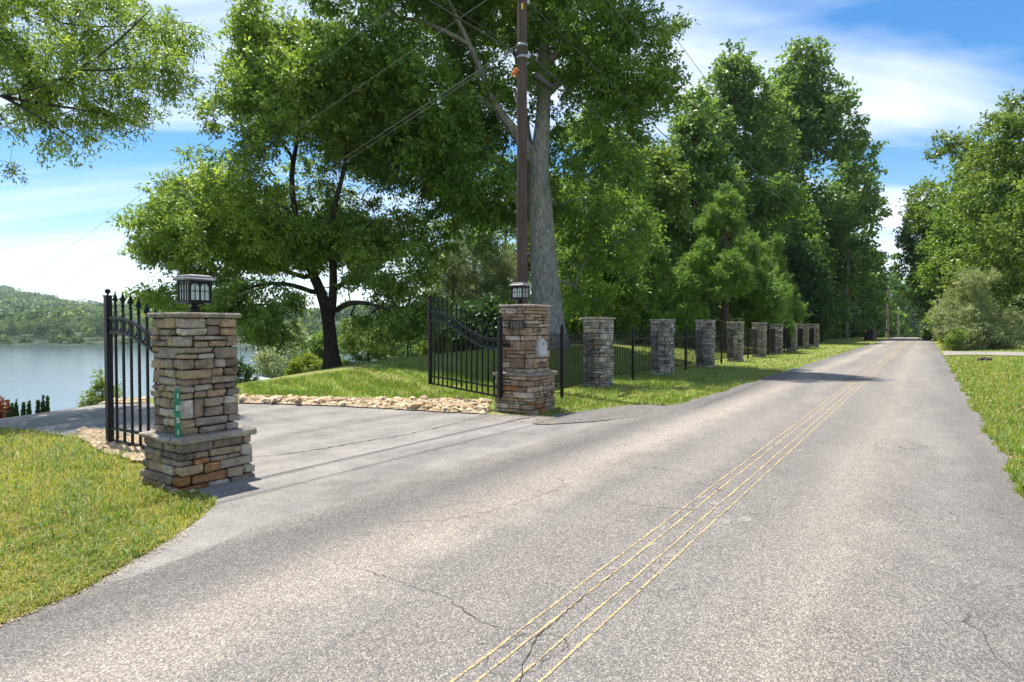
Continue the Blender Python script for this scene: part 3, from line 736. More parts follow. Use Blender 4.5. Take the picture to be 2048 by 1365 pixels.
# ------------------------------------------------------------------ lanterns, signs, mailbox on the gate piers
def arch_frame(w, h, b, r0, n=7):
    """one glazing light: pane outline with arched head, returned as (frame quads, pane)"""
    out = [(-w/2, 0), (w/2, 0)]; 
    for i in range(n + 1):
        a = math.pi * i / n; out.append((w / 2 * math.cos(a), h - w / 2 + w / 2 * math.sin(a)))
    return out
def lantern(label, x, y, z, s=1.0, rz=RZ):
    r = empty('pillar_lantern', (x, y, z), rz); tag(r, label, 'lantern', 'lanterns on the gate piers')
    w = 0.205 * s; hb = 0.205 * s; zb = 0.10 * s
    MB().lathe((0, 0, 0), [(0.060*s, 0), (0.060*s, 0.012*s), (0.046*s, 0.016*s), (0.046*s, 0.05*s), (0.03*s, 0.062*s), (0.03*s, 0.085*s), (0.07*s, 0.098*s)], 16).build('neck', M['iron'], r)
    MB().box((0, 0, zb + 0.006*s), (w + 0.045*s, w + 0.045*s, 0.016*s)).box((0, 0, zb - 0.008*s), (w * .6, w * .6, 0.014*s)).build('base_plate', M['iron'], r)
    f = MB()
    for sx in (-1, 1):
        for sy in (-1, 1): f.box((sx * w/2, sy * w/2, zb + 0.014*s + hb/2), (0.022*s, 0.022*s, hb))
    for a in range(4):
        ca, sa = round(math.cos(a*math.pi/2)), round(math.sin(a*math.pi/2))
        def R(u, d, zz): return (u * ca - (-w/2 - d) * sa, u * sa + (-w/2 - d) * ca, zz)
        lw = (w - 0.022*s) / 2
        # mullion, mid bar, spandrels above the arches
        def bar(u0, u1, z0, z1):
            dd = 0.007*s; vs = [R(u, d, zz) for zz in (z0, z1) for d in (-dd, dd) for u in (u0, u1)]
            f.add(vs, [(0,2,3,1),(4,5,7,6),(0,1,5,4),(2,6,7,3),(0,4,6,2),(1,3,7,5)])
        z0 = zb + 0.014*s
        bar(-0.006*s, 0.006*s, z0 + 0.002, z0 + hb - 0.002); bar(-w/2 + .012*s, w/2 - .012*s, z0 + hb*0.5 - 0.003*s, z0 + hb*0.5 + 0.003*s)
        bar(-w/2 + .012*s, w/2 - .012*s, z0 + 0.001, z0 + 0.014*s)
        for c in (-1, 1):
            uc = c * (w/4 - 0.003*s); rr_ = lw / 2 - 0.006*s; zc_ = z0 + hb - 0.03*s - rr_; K = 6
            for sgn in (-1, 1):
                for k in range(K):
                    a0 = math.pi/2 * k / K; a1 = math.pi/2 * (k+1) / K
                    p0 = (uc + sgn * rr_ * math.cos(a0), zc_ + rr_ * math.sin(a0)); p1 = (uc + sgn * rr_ * math.cos(a1), zc_ + rr_ * math.sin(a1)); zt = z0 + hb - 0.001
                    q = [R(p0[0], .004*s, p0[1]), R(p1[0], .004*s, p1[1]), R(p1[0], .004*s, zt), R(p0[0], .004*s, zt)]
                    f.add(q, [(0, 1, 2, 3)])
            bar(uc - 0.002*s, uc + 0.002*s, z0 + .01*s, zc_ + rr_)
        g = MB().add([R(-w/2+.008*s, -0.004*s, z0), R(w/2-.008*s, -0.004*s, z0), R(w/2-.008*s, -0.004*s, z0+hb), R(-w/2+.008*s, -0.004*s, z0+hb)], [(0, 1, 2, 3)]); g.build('pane', M['glass'], r)
    f.build('frame', M['iron'], r)
    zt = zb + 0.014*s + hb
    rf = MB()
    def ringq(hw, zz): return [(-hw, -hw, zz), (hw, -hw, zz), (hw, hw, zz), (-hw, hw, zz)]
    prof = [(w*0.45, zt - 0.002), (w/2 + 0.036*s, zt + 0.002*s), (w/2 + 0.041*s, zt + 0.014*s), (w/2 + 0.02*s, zt + 0.034*s), (w/2 + 0.022*s, zt + 0.042*s), (w/2 - 0.012*s, zt + 0.058*s), (0.03*s, zt + 0.064*s)]
    vs = [p for hw, zz in prof for p in ringq(hw, zz)]; fs = [(j*4+i, j*4+(i+1) % 4, j*4+4+(i+1) % 4, j*4+4+i) for j in range(len(prof)-1) for i in range(4)] + [(3, 2, 1, 0), tuple(len(vs)-4+i for i in range(4))]
    rf.add(vs, fs).build('roof', M['roof_metal'], r)
    MB().lathe((0, 0, zb), [(0.02*s, 0.015*s), (0.02*s, 0.06*s), (0.028*s, 0.09*s), (0.02*s, 0.14*s), (0.004*s, 0.15*s)], 10).build('bulb', M['porcelain'], r)
    return r
p1c = corner_center(*c1, 0.77); p2c = corner_center(*c2, 0.86)
L1 = P(378, 620, p1c[1] - 0.03); L2 = P(1041, 611, p2c[1])
lantern('black lantern with arched panes on the left gate pier above the green blade', p1c[0] - 0.03, p1c[1] + 0.02, 1.742, 1.06)
lantern('weathered black lantern on the right gate pier in front of the utility pole', float(L2[0]), float(L2[1]), 2.018, 1.12)
def text_mesh(body, size, depth, name):
    cu = bpy.data.curves.new(name, 'FONT'); cu.body = body; cu.size = size; cu.extrude = depth; cu.align_x = 'CENTER'; cu.align_y = 'CENTER'
    o = bpy.data.objects.new(name, cu); COL.objects.link(o); bpy.context.view_layer.update()
    dg = bpy.context.evaluated_depsgraph_get(); me = bpy.data.meshes.new_from_object(o.evaluated_get(dg)); bpy.data.objects.remove(o); bpy.data.curves.remove(cu); me.name = name; return me
def local_to_world(c, rz, p): return (c[0] + p[0]*math.cos(rz) - p[1]*math.sin(rz), c[1] + p[0]*math.sin(rz) + p[1]*math.cos(rz))
# green blade on the front corner of the left pier, facing the road junction
sx_, sy_ = local_to_world(p1c, RZ, (-0.30, -0.29))
sgn = empty('address_blade', (sx_ - 0.02, sy_ - 0.06, 0.0), math.radians(24)); tag(sgn, 'narrow green upright blade with white 1051 on the left gate pier corner', 'address sign')
zt_, zb_ = float(P(357, 779, sy_ - .06)[2]), float(P(360, 878, sy_ - .06)[2]); hbl = zt_ - zb_
pl = MB(); W_ = 0.052; prof = [(-W_/2, zb_), (W_/2, zb_), (W_/2, zt_ - 0.012), (W_/2 - 0.012, zt_), (-W_/2 + 0.012, zt_), (-W_/2, zt_ - 0.012)]
pl.add([(x, -0.002, z) for x, z in prof] + [(x, 0.002, z) for x, z in prof], [tuple(range(6)), tuple(range(11, 5, -1))] + [(i, i+6, (i+1) % 6 + 6, (i+1) % 6) for i in range(6)])
pl.build('blade', M['green_sign'], sgn)
for i, ch in enumerate('1051'):
    me = text_mesh(ch, 0.072, 0.0008, 'digit'); o = link('digit', me, M['white'], sgn, (0.004, -0.004, zt_ - hbl * (0.14 + 0.245 * i)), (math.radians(90), 0, 0))
bmsc = MB(); bmsc.box((0, 0.035, zt_ - 0.06), (0.02, 0.066, 0.02)).box((0, 0.035, zb_ + 0.07), (0.02, 0.066, 0.02)); bmsc.build('bracket', M['iron'], sgn)
# plaque on right pier: on the -x face, towards the top
px_, py_ = local_to_world(p2c, RZ, (-0.35 - 0.02, 0.02 - 0.07))
plq = empty('number_plaque', (px_, py_, float(P(1040, 651, py_)[2])), RZ - math.pi/2); tag(plq, 'black scalloped plaque with raised 1051 on the right gate pier', 'number plaque')
m = MB(); o_ = []
hw, hh2 = 0.185, 0.082
for i in range(40):
    a = 2 * math.pi * i / 40; cx_ = math.copysign(min(1, abs(math.cos(a)) * 1.35), math.cos(a)); cz_ = math.copysign(min(1, abs(math.sin(a)) * 1.35), math.sin(a))
    bite = 0.10 if abs(abs(cx_) - 1) < .02 and 0.45 < abs(cz_) < 0.98 else 0.0
    o_.append((cx_ * hw * (1 - bite), cz_ * hh2))
nn_ = len(o_); vs = [(x, -0.012, z) for x, z in o_] + [(x, 0.01, z) for x, z in o_]
m.add(vs, [tuple(range(nn_)), tuple(range(2*nn_-1, nn_-1, -1))] + [(i, i+nn_, (i+1) % nn_+nn_, (i+1) % nn_) for i in range(nn_)]); m.build('plate', M['black'], plq)
m = MB()
for z in (-.068, .068): m.box((0, -0.014, z), (0.28, 0.004, 0.004))
m.build('border', M['tan_num'], plq)
for i, ch in enumerate('1051'):
    link('digit', text_mesh(ch, 0.135, 0.004, 'digit'), M['tan_num'], plq, (-0.105 + 0.07 * i, -0.016, 0.0), (math.radians(90), 0, 0))
# mailbox: arched pale box on the road-facing side
mx_, my_ = local_to_world(p2c, RZ, (0.03, -0.35 + 0.03)); mz_ = float(P(1086, 712, my_)[2])
mb = empty('mailbox', (mx_, my_, mz_), RZ); tag(mb, 'pale grey arched mailbox front set into the right gate pier', 'mailbox')
def arch_prism(w, h, d0, d1, n=12):
    o_ = [(-w/2, 0), (w/2, 0)] + [(w/2 * math.cos(math.pi * i / n), h - w/2 + w/2 * math.sin(math.pi * i / n)) for i in range(n + 1)]
    k = len(o_); return [(x, d0, z) for x, z in o_] + [(x, d1, z) for x, z in o_], [tuple(range(k)), tuple(range(2*k-1, k-1, -1))] + [(i, i+k, (i+1) % k+k, (i+1) % k) for i in range(k)]
MB().add(*arch_prism(0.30, 0.33, -0.05, 0.08)).build('body', M['grey_box'], mb)
MB().add(*arch_prism(0.27, 0.30, -0.068, -0.052)).build('door', M['grey_box'], mb, loc=(0, 0, 0.012))
MB().box((0, -0.04, -0.008), (0.31, 0.09, 0.016)).build('sill', M['grey_box'], mb)
MB().lathe((0, 0, 0), [(0.028, 0), (0.028, 0.004), (0.02, 0.008)], 20).build('emblem', M['tan_num'], mb, loc=(0, -0.068, 0.225), rot=(math.radians(90), 0, 0)).scale = (1.25, 0.75, 1)

# ------------------------------------------------------------------ gates
def gate(label, hinge, free, zb, GL=3.19, nb=13):
    ang = math.atan2(free[1] - hinge[1], free[0] - hinge[0])
    g = empty('driveway_gate', (hinge[0], hinge[1], zb), ang); tag(g, label, 'gate', 'iron driveway gates')
    def ez(t): t = max(0, min(1, t)); return 0.5 - 0.5 * math.cos(math.pi * t)
    def zu(x): return 1.11 + 0.57 * ez((x / GL - 0.08) / 0.84)
    def zl(x): return zu(x) - 0.195
    def post(x, h, w):
        p = MB().box((x, 0, h/2), (w, w, h)).build('gate_post', M['iron'], g)
        MB().box((x, 0, h + 0.008), (w + .02, w + .02, 0.016)).lathe((x, 0, h + 0.016), [(0.012, 0), (0.012, 0.02), (0.030, 0.035), (0.036, 0.055), (0.028, 0.078), (0.006, 0.09)], 12).build('finial', M['iron'], p, smooth=False)
    post(0, 1.50, 0.075); post(GL, 1.97, 0.075)
    for fn in (zu, zl):
        m = MB(); xs = np.linspace(0.04, GL - 0.04, 29); hw, hh_ = 0.022, 0.016
        vs = []
        for x in xs: z = fn(x); vs += [(x, -hw, z-hh_), (x, hw, z-hh_), (x, hw, z+hh_), (x, -hw, z+hh_)]
        fs = [(j*4+i, j*4+(i+1) % 4, j*4+4+(i+1) % 4, j*4+4+i)[::-1] for j in range(len(xs)-1) for i in range(4)]
        m.add(vs, fs).build('curved_rail', M['iron'], g)
    for z in (0.02, 0.19): MB().box((GL/2, 0, z), (GL - .08, 0.04, 0.035)).build('bottom_rail', M['iron'], g)
    sp = GL / (nb + 1)
    tip_me = None
    for i in range(nb):
        x = sp * (i + 1); top = zu(x) + 0.16
        b = MB().box((x, 0, (top + .03)/2), (0.027, 0.027, top - .03)).build('bar', M['iron'], g)
        if tip_me is None:
            tip_me = MB().lathe((0, 0, 0), [(0.017, -.004), (0.024, 0.0), (0.024, 0.012), (0.014, 0.018), (0.014, 0.034), (0.021, 0.042), (0.012, 0.05), (0.038, 0.075), (0.026, 0.11), (0.010, 0.16), (0.006, 0.178), (0.011, 0.186), (0.004, 0.196)], 8).mesh('spear_tip'); tip_me.materials.append(M['iron'])
        link('spear_tip', tip_me, None, b, (x, 0, top))
    for i in range(nb + 1):
        x = sp * (i + 0.5); zc_ = (zu(x) + zl(x)) / 2; pts = [(x + 0.078 * math.cos(a), 0, zc_ + 0.078 * math.sin(a)) for a in np.linspace(0, 2 * math.pi, 17)]
        m = MB(); vs = []; 
        for k in range(16):
            a = 2 * math.pi * k / 16
            for rr_, dd in ((0.080, -.012), (0.080, .012), (0.064, .012), (0.064, -.012)): vs.append((x + rr_ * math.cos(a), dd, zc_ + rr_ * math.sin(a)))
        fs = [(k*4+q, k*4+(q+1) % 4, ((k+1) % 16)*4+(q+1) % 4, ((k+1) % 16)*4+q) for k in range(16) for q in range(4)]
        m.add(vs, fs).build('ring', M['iron'], g)
    return g
f1 = P(220, 878, 8.14); h1d = np.array([0.846, -0.534]); h1 = (f1[0] + h1d[0] * 2.62, f1[1] + h1d[1] * 2.62)
gate('open black iron gate leaf behind the left stone pier, seen in part', h1, (f1[0], f1[1]), 0.04, 2.62, 12)
h2 = P(1000, 796, 11.25); f2 = P(859, 769, 14.0)
gate('open black iron gate leaf with swooping top rails hung on the right stone pier', (h2[0], h2[1]), (f2[0], f2[1]), float(h2[2]))
for (pxx, pyy) in ((1010, 691), (1010, 784)):
    q = P(pxx, pyy, 11.35); b = MB().box((0, 0, 0), (0.20, 0.06, 0.05)).box((0.09, 0.03, 0), (0.03, 0.09, 0.10)).build('gate_hinge', M['iron'], pier2)
    b.matrix_parent_inverse = Matrix(); lx = q[0] - p2c[0]; ly = q[1] - p2c[1]
    b.location = (lx * math.cos(RZ) + ly * math.sin(RZ), -lx * math.sin(RZ) + ly * math.cos(RZ), q[2]); b.rotation_euler = (0, 0, -RZ)

# ------------------------------------------------------------------ iron fence
def fence_section(label, A, B, post_t, zt=1.36):
    ang = math.atan2(B[1]-A[1], B[0]-A[0]); L = math.hypot(B[0]-A[0], B[1]-A[1])
    r = empty('iron_fence', (A[0], A[1], float(H(A[0], A[1]))), ang); tag(r, label, 'fence', 'black iron fence sections')
    for z in (0.20, 1.22): MB().box((L/2, 0, z), (L, 0.028, 0.028)).build('rail', M['iron'], r)
    pk = MB(); n_ = int(L / 0.112)
    for i in range(1, n_):
        x = L * i / n_; pk.box((x, 0, 0.155 + zt/2 - .02), (0.015, 0.015, zt - 0.16)); pk.lathe((x, 0, zt + 0.055), [(0.008, 0), (0.014, 0.015), (0.002, 0.06)], 4)
    tag(pk.build('pickets', M['iron'], r), kind='stuff')
    for t in post_t:
        p = MB().box((L * t, 0, 0.77), (0.065, 0.065, 1.62)).build('post', M['iron'], r)
        MB().box((L * t, 0, 1.585), (0.085, 0.085, 0.014)).lathe((L * t, 0, 1.59), [(0.012, 0), (0.034, 0.03), (0.036, 0.045), (0.02, 0.068), (0.004, 0.075)], 10).build('post_cap', M['iron'], p)
    return r
a0 = local_to_world(p2c, RZ, (0.33, 0.12)); prev = a0
names = ['right gate pier and the nearest fence pier', 'first and second fence piers', 'second and third fence piers', 'third and fourth fence piers', 'fourth and fifth fence piers', 'fifth and sixth fence piers', 'sixth and seventh fence piers', 'seventh and eighth fence piers', 'eighth and last fence piers']
for i, (X, Y) in enumerate(piers):
    d_ = np.array([X - prev[0], Y - prev[1]]); d_ /= np.linalg.norm(d_); B = (X - d_[0] * 0.31, Y - d_[1] * 0.31)
    fence_section('black picket fence section between the ' + names[i], prev, B, [0.5] if i else [0.42])
    prev = (X + d_[0] * 0.31, Y + d_[1] * 0.31)

# ------------------------------------------------------------------ rocks along the driveway
def rock_mesh(rng, n=2):
    import bmesh
    bm = bmesh.new(); bmesh.ops.create_icosphere(bm, subdivisions=1, radius=0.5)
    for v in bm.verts: v.co *= rng.uniform(0.78, 1.15)
    me = bpy.data.meshes.new('rock'); bm.to_mesh(me); bm.free(); me.materials.append(M['rock']); return me
rngr = random.Random(9); RM = [rock_mesh(rngr) for _ in range(14)]
def rock_border(name, label, top, bot, count, size, seed, nsmall=1200, height=0.1):
    rng = random.Random(seed); r = empty(name, (0, 0, 0)); tag(r, label, 'rock border')
    nr = np.random.default_rng(seed); M_ = 5000
    tx, ty = [p[0] for p in top], [p[1] for p in top]; bx_, by_ = [p[0] for p in bot], [p[1] for p in bot]
    def spread(k, e):
        x = nr.uniform(tx[0], tx[-1], k); f = nr.uniform(0, 1, k); yt = np.interp(x, tx, ty) - e; yb = np.interp(x, bx_, by_) + e; return (*G(x, yt + (yb - yt) * f), f)
    X_, Y_, Z_, f_ = spread(M_, 0); S_ = nr.uniform(*size, M_) * np.where(f_ > .6, 1.25, .9); pts = []; K_ = np.zeros((count + 1, 3))
    for i in range(M_):
        if len(pts) >= count: break
        k = len(pts)
        if k == 0 or (np.hypot(K_[:k, 0] - X_[i], K_[:k, 1] - Y_[i]) > 0.34 * (S_[i] + K_[:k, 2])).all():
            K_[k] = (X_[i], Y_[i], S_[i]); pts.append((float(X_[i]), float(Y_[i]), float(Z_[i]), float(S_[i])))
    SX, SY, SZ, _ = spread(nsmall, 1)
    for (X, Y, Z, s_) in pts:
        o = link('rock', rng.choice(RM), None, r, (X, Y, Z + s_ * 0.13 + rng.uniform(-.01, height * .5)), (rng.uniform(-.3, .3), rng.uniform(-.3, .3), rng.uniform(0, 6.28)))
        o.scale = (s_ * rng.uniform(.9, 1.5), s_ * rng.uniform(.6, .95), s_ * rng.uniform(.4, .7))
    vs = []; fs = []; tt = []
    for k in range(nsmall):
        X, Y, Z = SX[k], SY[k], SZ[k]; s_ = rng.uniform(.03, .10); rz = rng.uniform(0, 6); b0 = len(vs); c_, n_ = math.cos(rz), math.sin(rz)
        for (a_, b_, c__) in ((1, 0, 0), (0, 1, 0), (-1, 0, 0), (0, -1, 0), (0, 0, .6), (0, 0, -.4)):
            j = rng.uniform(.7, 1.2) * s_; vs.append((float(X) + (a_ * c_ - b_ * n_) * j, float(Y) + (a_ * n_ + b_ * c_) * j * .8, float(Z) + .02 + c__ * j)); tt.append(0)
        t_ = rng.random(); tt[-6:] = [t_] * 6
        fs += [(b0+i, b0+(i+1) % 4, b0+4) for i in range(4)] + [(b0+(i+1) % 4, b0+i, b0+5) for i in range(4)]
    me = bpy.data.meshes.new('rubble'); me.from_pydata(vs, [], fs); me.materials.append(M['rock_far']); at = me.attributes.new('tint', 'FLOAT', 'POINT'); at.data.foreach_set('value', tt)
    tag(link('rubble', me, None, r), kind='stuff'); return r
rock_border('rock_border', 'band of loose tan rocks between the driveway and the lawn up to the right pier', [(465, 797), (560, 799), (700, 802), (800, 802), (900, 803), (975, 805)], [(465, 806), (560, 808), (700, 813), (800, 819), (900, 825), (985, 828)], 300, (.10, .27), 4, 2600)
rock_border('rock_border', 'scattered flat tan stones at the foot of the left gate', [(165, 862), (215, 872), (290, 885)], [(165, 875), (215, 905), (290, 925)], 45, (.05, .13), 5, 900, 0.01)
rock_border('rock_border', 'thin line of tan stones along the far edge of the driveway above the lake', [(95, 813), (154, 806), (213, 803), (290, 802)], [(95, 816), (154, 810), (213, 807), (290, 806)], 34, (.12, .3), 6, 700, 0.03)
for (px, py, s_, lab) in [(1118, 820, .16, 'pale flat stone in the corner right of the gate pier'), (1135, 824, .13, 'small pale stone at the tip of the asphalt lip'), (385, 987, .09, 'white stone chip in the grass below the left pier'), (350, 987, .12, 'pale stone slab at the left pier foot')]:
    X, Y, Z = G(px, py); o = link('rock', RM[3], None, None, (X, Y, Z + .02), (0, 0, px)); o.scale = (s_, s_ * .7, s_ * .4); tag(o, lab, 'rock')
X, Y, Z = G(1968, 722); o = link('dirt_clod', rock_mesh(random.Random(3)), None, None, (X, Y, Z + .05)); o.scale = (.75, .5, .28); o.data.materials.clear(); o.data.materials.append(M['clod']); tag(o, 'dark clod of dirt on the grass right of the road', 'clod')

# ------------------------------------------------------------------ utility poles and wires
def upole(label, x, y, h, r0, r1, mat, seed=0, gp=None, arm=False, xf=False):
    z = float(H(x, y)); r = empty('utility_pole', (x, y, z)); tag(r, label, 'utility pole', gp)
    MB().lathe((0, 0, -0.3), [(r0 * (1 - t) + r1 * t, (h + .3) * t) for t in np.linspace(0, 1, 12)], 16).build('shaft', mat, r, smooth=True)
    if xf:
        MB().lathe((0.35, 0, h - 2.2), [(0.22, 0), (0.24, 0.05), (0.24, 0.75), (0.2, 0.82), (0.05, 0.86)], 14).build('transformer', M['galv'], r)
    if arm:
        MB().tube([(0, 0, h - .5), (0.5, -0.1, h - .25), (0.9, -0.15, h - .3)], 0.03, 6).build('arm', M['galv'], r)
    return r, z
PX, PY = float(P(1044, 400, 15.7)[0]), 15.7
pole1, pz = upole('tall dark brown wooden utility pole behind the right gate pier', PX, PY, 12.4, 0.155, 0.11, M['pole'])
def on_pole(px, py): q = P(px, py, PY); return (q[0] - PX, q[1] - PY, q[2] - pz)
zc = on_pole(1044, 118)[2]
m = MB()
for z in (zc, zc + 0.3): m.lathe((0, 0, z), [(0.14, 0), (0.147, 0.01), (0.147, 0.05), (0.14, 0.06)], 14)
m.box((0.16, -.03, zc + 0.05), (0.08, 0.05, 0.10)); m.box((-.15, -.05, zc + 0.2), (0.06, 0.05, 0.07)); m.build('clamp', M['galv'], pole1)
z = on_pole(1033, 148)[2]; m = MB(); rg = random.Random(4)
for k in range(26):
    a = Vector((-0.16 + rg.gauss(0, .035), -0.1 + rg.gauss(0, .03), z + rg.gauss(0, .05))); m.tube([a, a + Vector((rg.uniform(-.09, .02), rg.uniform(-.05, .05), rg.uniform(-.07, .07)))], 0.011, 4)
m.build('orange_tag', M['orange'], pole1)
z = on_pole(1044, 18)[2]; MB().box((0.0, -0.13, z), (0.045, 0.01, 0.15), 0.2).build('yellow_tag', M['tag_yellow'], pole1)
z = on_pole(1044, 2)[2]; MB().lathe((0.16, -0.02, z), [(0.02, -.1), (0.05, -.05), (0.03, 0), (0.05, .05), (0.02, .1)], 10).build('insulator', M['porcelain'], pole1)
z = on_pole(1044, 65)[2]; m = MB(); m.tube([(0, -.13, z), (.02, -.17, z - .12), (.1, -.15, z - .3), (0.13, -.08, z - 0.5)], 0.008, 5); m.tube([(.12, 0, z + .6), (.3, -.1, z + .3), (.5, 0.1, z + .35), (.7, .2, z + .1)], 0.008, 5); m.build('jumper', M['wire'], pole1)
def pole_at(px, l): t = (px - CX) / F; y = l / (SN - CS * t); return t * y, y
x2, y2 = pole_at(1693.5, 8.6)
h_2 = float(P(1693, 495, y2)[2]) - float(H(x2, y2)); pole2, pz2 = upole('tall weathered utility pole past the end of the stone pier row', x2, y2, h_2, 0.2, 0.13, M['pole_grey'], arm=True)
x3, y3 = float(P(1709, 600, 88)[0]), 88.0; upole('shorter dark pole just right of the tall weathered pole', x3, y3, float(P(1709, 576, 88)[2]) - float(H(x3, y3)), 0.17, 0.13, M['pole'])
x4, y4 = float(P(1776, 600, 112)[0]), 112.0; upole('distant pole with a grey transformer left of the road crest', x4, y4, float(P(1776, 572, 112)[2]) - float(H(x4, y4)), 0.2, 0.15, M['pole_grey'], xf=True)
x5, y5 = float(P(1797.5, 600, 120)[0]), 120.0; upole('short pale pole beside the road crest', x5, y5, float(P(1797, 614, 120)[2]) - float(H(x5, y5)), 0.2, 0.17, M['pole_grey'])
def wire(label, A, B, sag, r, mat, n=40, group='overhead wires'):
    A = np.array(A, float); B = np.array(B, float); pts = []
    for t in np.linspace(0, 1, n): p = A + (B - A) * t; p[2] -= sag * 4 * t * (1 - t); pts.append(tuple(p))
    o = MB().tube(pts, r, 5, False).build('overhead_wire', mat, None, True); tag(o, label, 'wire', group); return pts
top1 = np.array([PX, PY, float(P(1044, 4, PY)[2])]); mid1 = np.array([PX, PY, float(P(1044, 112, PY)[2])])
prim1 = np.array([PX, PY, 12.2])
pole0 = lambda dz, dl=0.0: np.array([*XY(8.6 + dl, -26.0), dz])
back = lambda z: pole0(z)
wire('thick communication cable from the brown pole down to the weathered pole', mid1 + [0.12, -.05, 0.05], P(1693, 622, y2), 0.9, 0.017, M['wire'])
wire('black secondary cable from near the pole top to the weathered pole', top1 + [0.15, 0, 0], P(1693, 585, y2), 0.8, 0.017, M['wire'])
wire('thin upper conductor crossing the blue gap right of the oak', prim1 + [0.05, 0, 2.2], P(1694, 500, y2), 1.0, 0.012, M['wire_pale'])
wire('thin lower conductor crossing the gap right of the oak', prim1 + [0.1, 0, 0.3], P(1693, 530, y2), 0.7, 0.012, M['wire_pale'])
wire('cable bundle from the brown pole up over the left gate', mid1 + [-.1, -.06, 0], np.array([*XY(8.6, -24), 9.2]), 0.5, 0.020, M['wire'])
wire('second cable of the bundle running back over the driveway', mid1 + [-.1, -.06, .12], np.array([*XY(8.7, -24), 9.7]), 0.45, 0.010, M['wire'])
wire('upper secondary cable running back over the driveway', top1, np.array([*XY(8.6, -24), 10.6]), 0.5, 0.014, M['wire'])
fl = lambda px, py, Y: P(px, py, Y)
wire('topmost thin wire dropping left over the lake', prim1 + [-.1, 0, 0.0], fl(-260, 780, 60), 0.2, 0.007, M['wire_pale'])
wire('second thin wire dropping left over the lake', top1 + [-.1, 0, 0.6], fl(-200, 765, 60), 0.5, 0.007, M['wire_pale'])
wire('twisted service drop from the clamp towards the lake house', mid1 + [-.13, -.04, 0.25], fl(-60, 735, 58), 0.9, 0.009, M['wire_pale'])
wire('lower service drop beside the twisted one', mid1 + [-.13, -.04, 0.18], fl(-20, 722, 58), 1.0, 0.007, M['wire_pale'])
wire('slack telephone wire between the fence trees and the dark pole', P(1500, 500, 60), P(1709, 596, 88), 2.6, 0.02, M['wire'])
wire('second slack telephone wire reaching the dark pole', P(1500, 520, 60), P(1709, 600, 88), 3.2, 0.02, M['wire'])
wire('short wire from the weathered pole to the transformer pole', P(1694, 555, y2), P(1776, 610, 112), 1.5, 0.025, M['wire'])
# splice closure hanging on the cable right of the pole
qa = Vector(P(1066, 150, PY + 0.5)); qb = Vector(P(1104, 178, PY + 2.0))
cl = MB().tube([qa, qa.lerp(qb, .04), qa.lerp(qb, .06), qa.lerp(qb, .94), qa.lerp(qb, .96), qb], [.05, .075, .092, .092, .075, .05], 12).build('splice_closure', M['black'], None, True); tag(cl, 'black cylinder hung on the cable just right of the brown pole', 'cable closure')

# ------------------------------------------------------------------ bins, roadside mailbox, far house
def bin_(label, px, Y, h, lid):
    q = P(px, 660, Y); x, y = q[0], q[1]; z = float(H(x, y)); r = empty('wheelie_bin', (x, y, z), 0.3); tag(r, label, 'trash bin', 'bins by the road')
    MB().box((0, 0, h/2), (0.52, 0.6, h * .92), 0, 1.18).build('body', M['black'], r); MB().box((0, -.02, h * .97), (0.68, 0.78, 0.07)).box((0, .36, h * .93), (0.5, .05, .05)).build('lid', lid, r)
    for s_ in (-1, 1): MB().lathe((0, 0, -.03), [(0.12, 0), (0.12, .06)], 12).build('wheel', M['black'], r, loc=(s_ * .27, .25, .12), rot=(0, math.radians(90), 0))
bin_('taller black bin standing by the far road edge', 1745, 66, 1.28, M['black']); bin_('black bin with red lid beside the taller bin', 1737, 67, 1.1, M['red'])
q = P(1772, 668, 84); r = empty('roadside_mailbox', (q[0], q[1], float(H(q[0], q[1])))); tag(r, 'small dark mailbox on a post beyond the bins', 'mailbox')
MB().box((0, 0, .5), (.12, .12, 1.1)).build('post', M['pole_grey'], r); MB().add(*arch_prism(.25, .3, -.3, .3)).build('box', M['black'], r, loc=(0, 0, 1.05))
hx, hy = float(P(545, 760, 44)[0]), 44.0; hz = float(P(545, 751, hy)[2])
hs_ = empty('lake_house', (hx, hy, hz - 5.2), math.radians(12)); tag(hs_, 'house below the lawn showing only its pale grey roof', 'house')
MB().box((0, 0, 1.4), (9.6, 7.6, 3.2)).build('wall', M['siding'], hs_)
rf = MB().add([(-1.0, -4.4, 2.9), (5.2, -4.4, 2.9), (5.2, 4.4, 2.9), (-5.2, 4.4, 2.9), (-5.2, -4.4, 2.9), (-1.4, 0, 5.2), (1.6, 0, 4.7)], [(4, 1, 6, 5), (1, 2, 6), (2, 3, 5, 6), (3, 4, 5), (1, 4, 3, 2)]).build('roof', M['shingle'], hs_)
MB().box((0.9, -2.2, 4.2), (.25, .25, .5)).build('vent', M['galv'], rf)
for xx in (-3, 0, 3): f_ = MB().box((xx, -3.83, 1.5), (1.2, .08, 1.3)).build('window', M['white'], hs_); MB().box((xx, -3.88, 1.5), (1.0, .04, 1.1)).build('pane', M['glass'], f_)

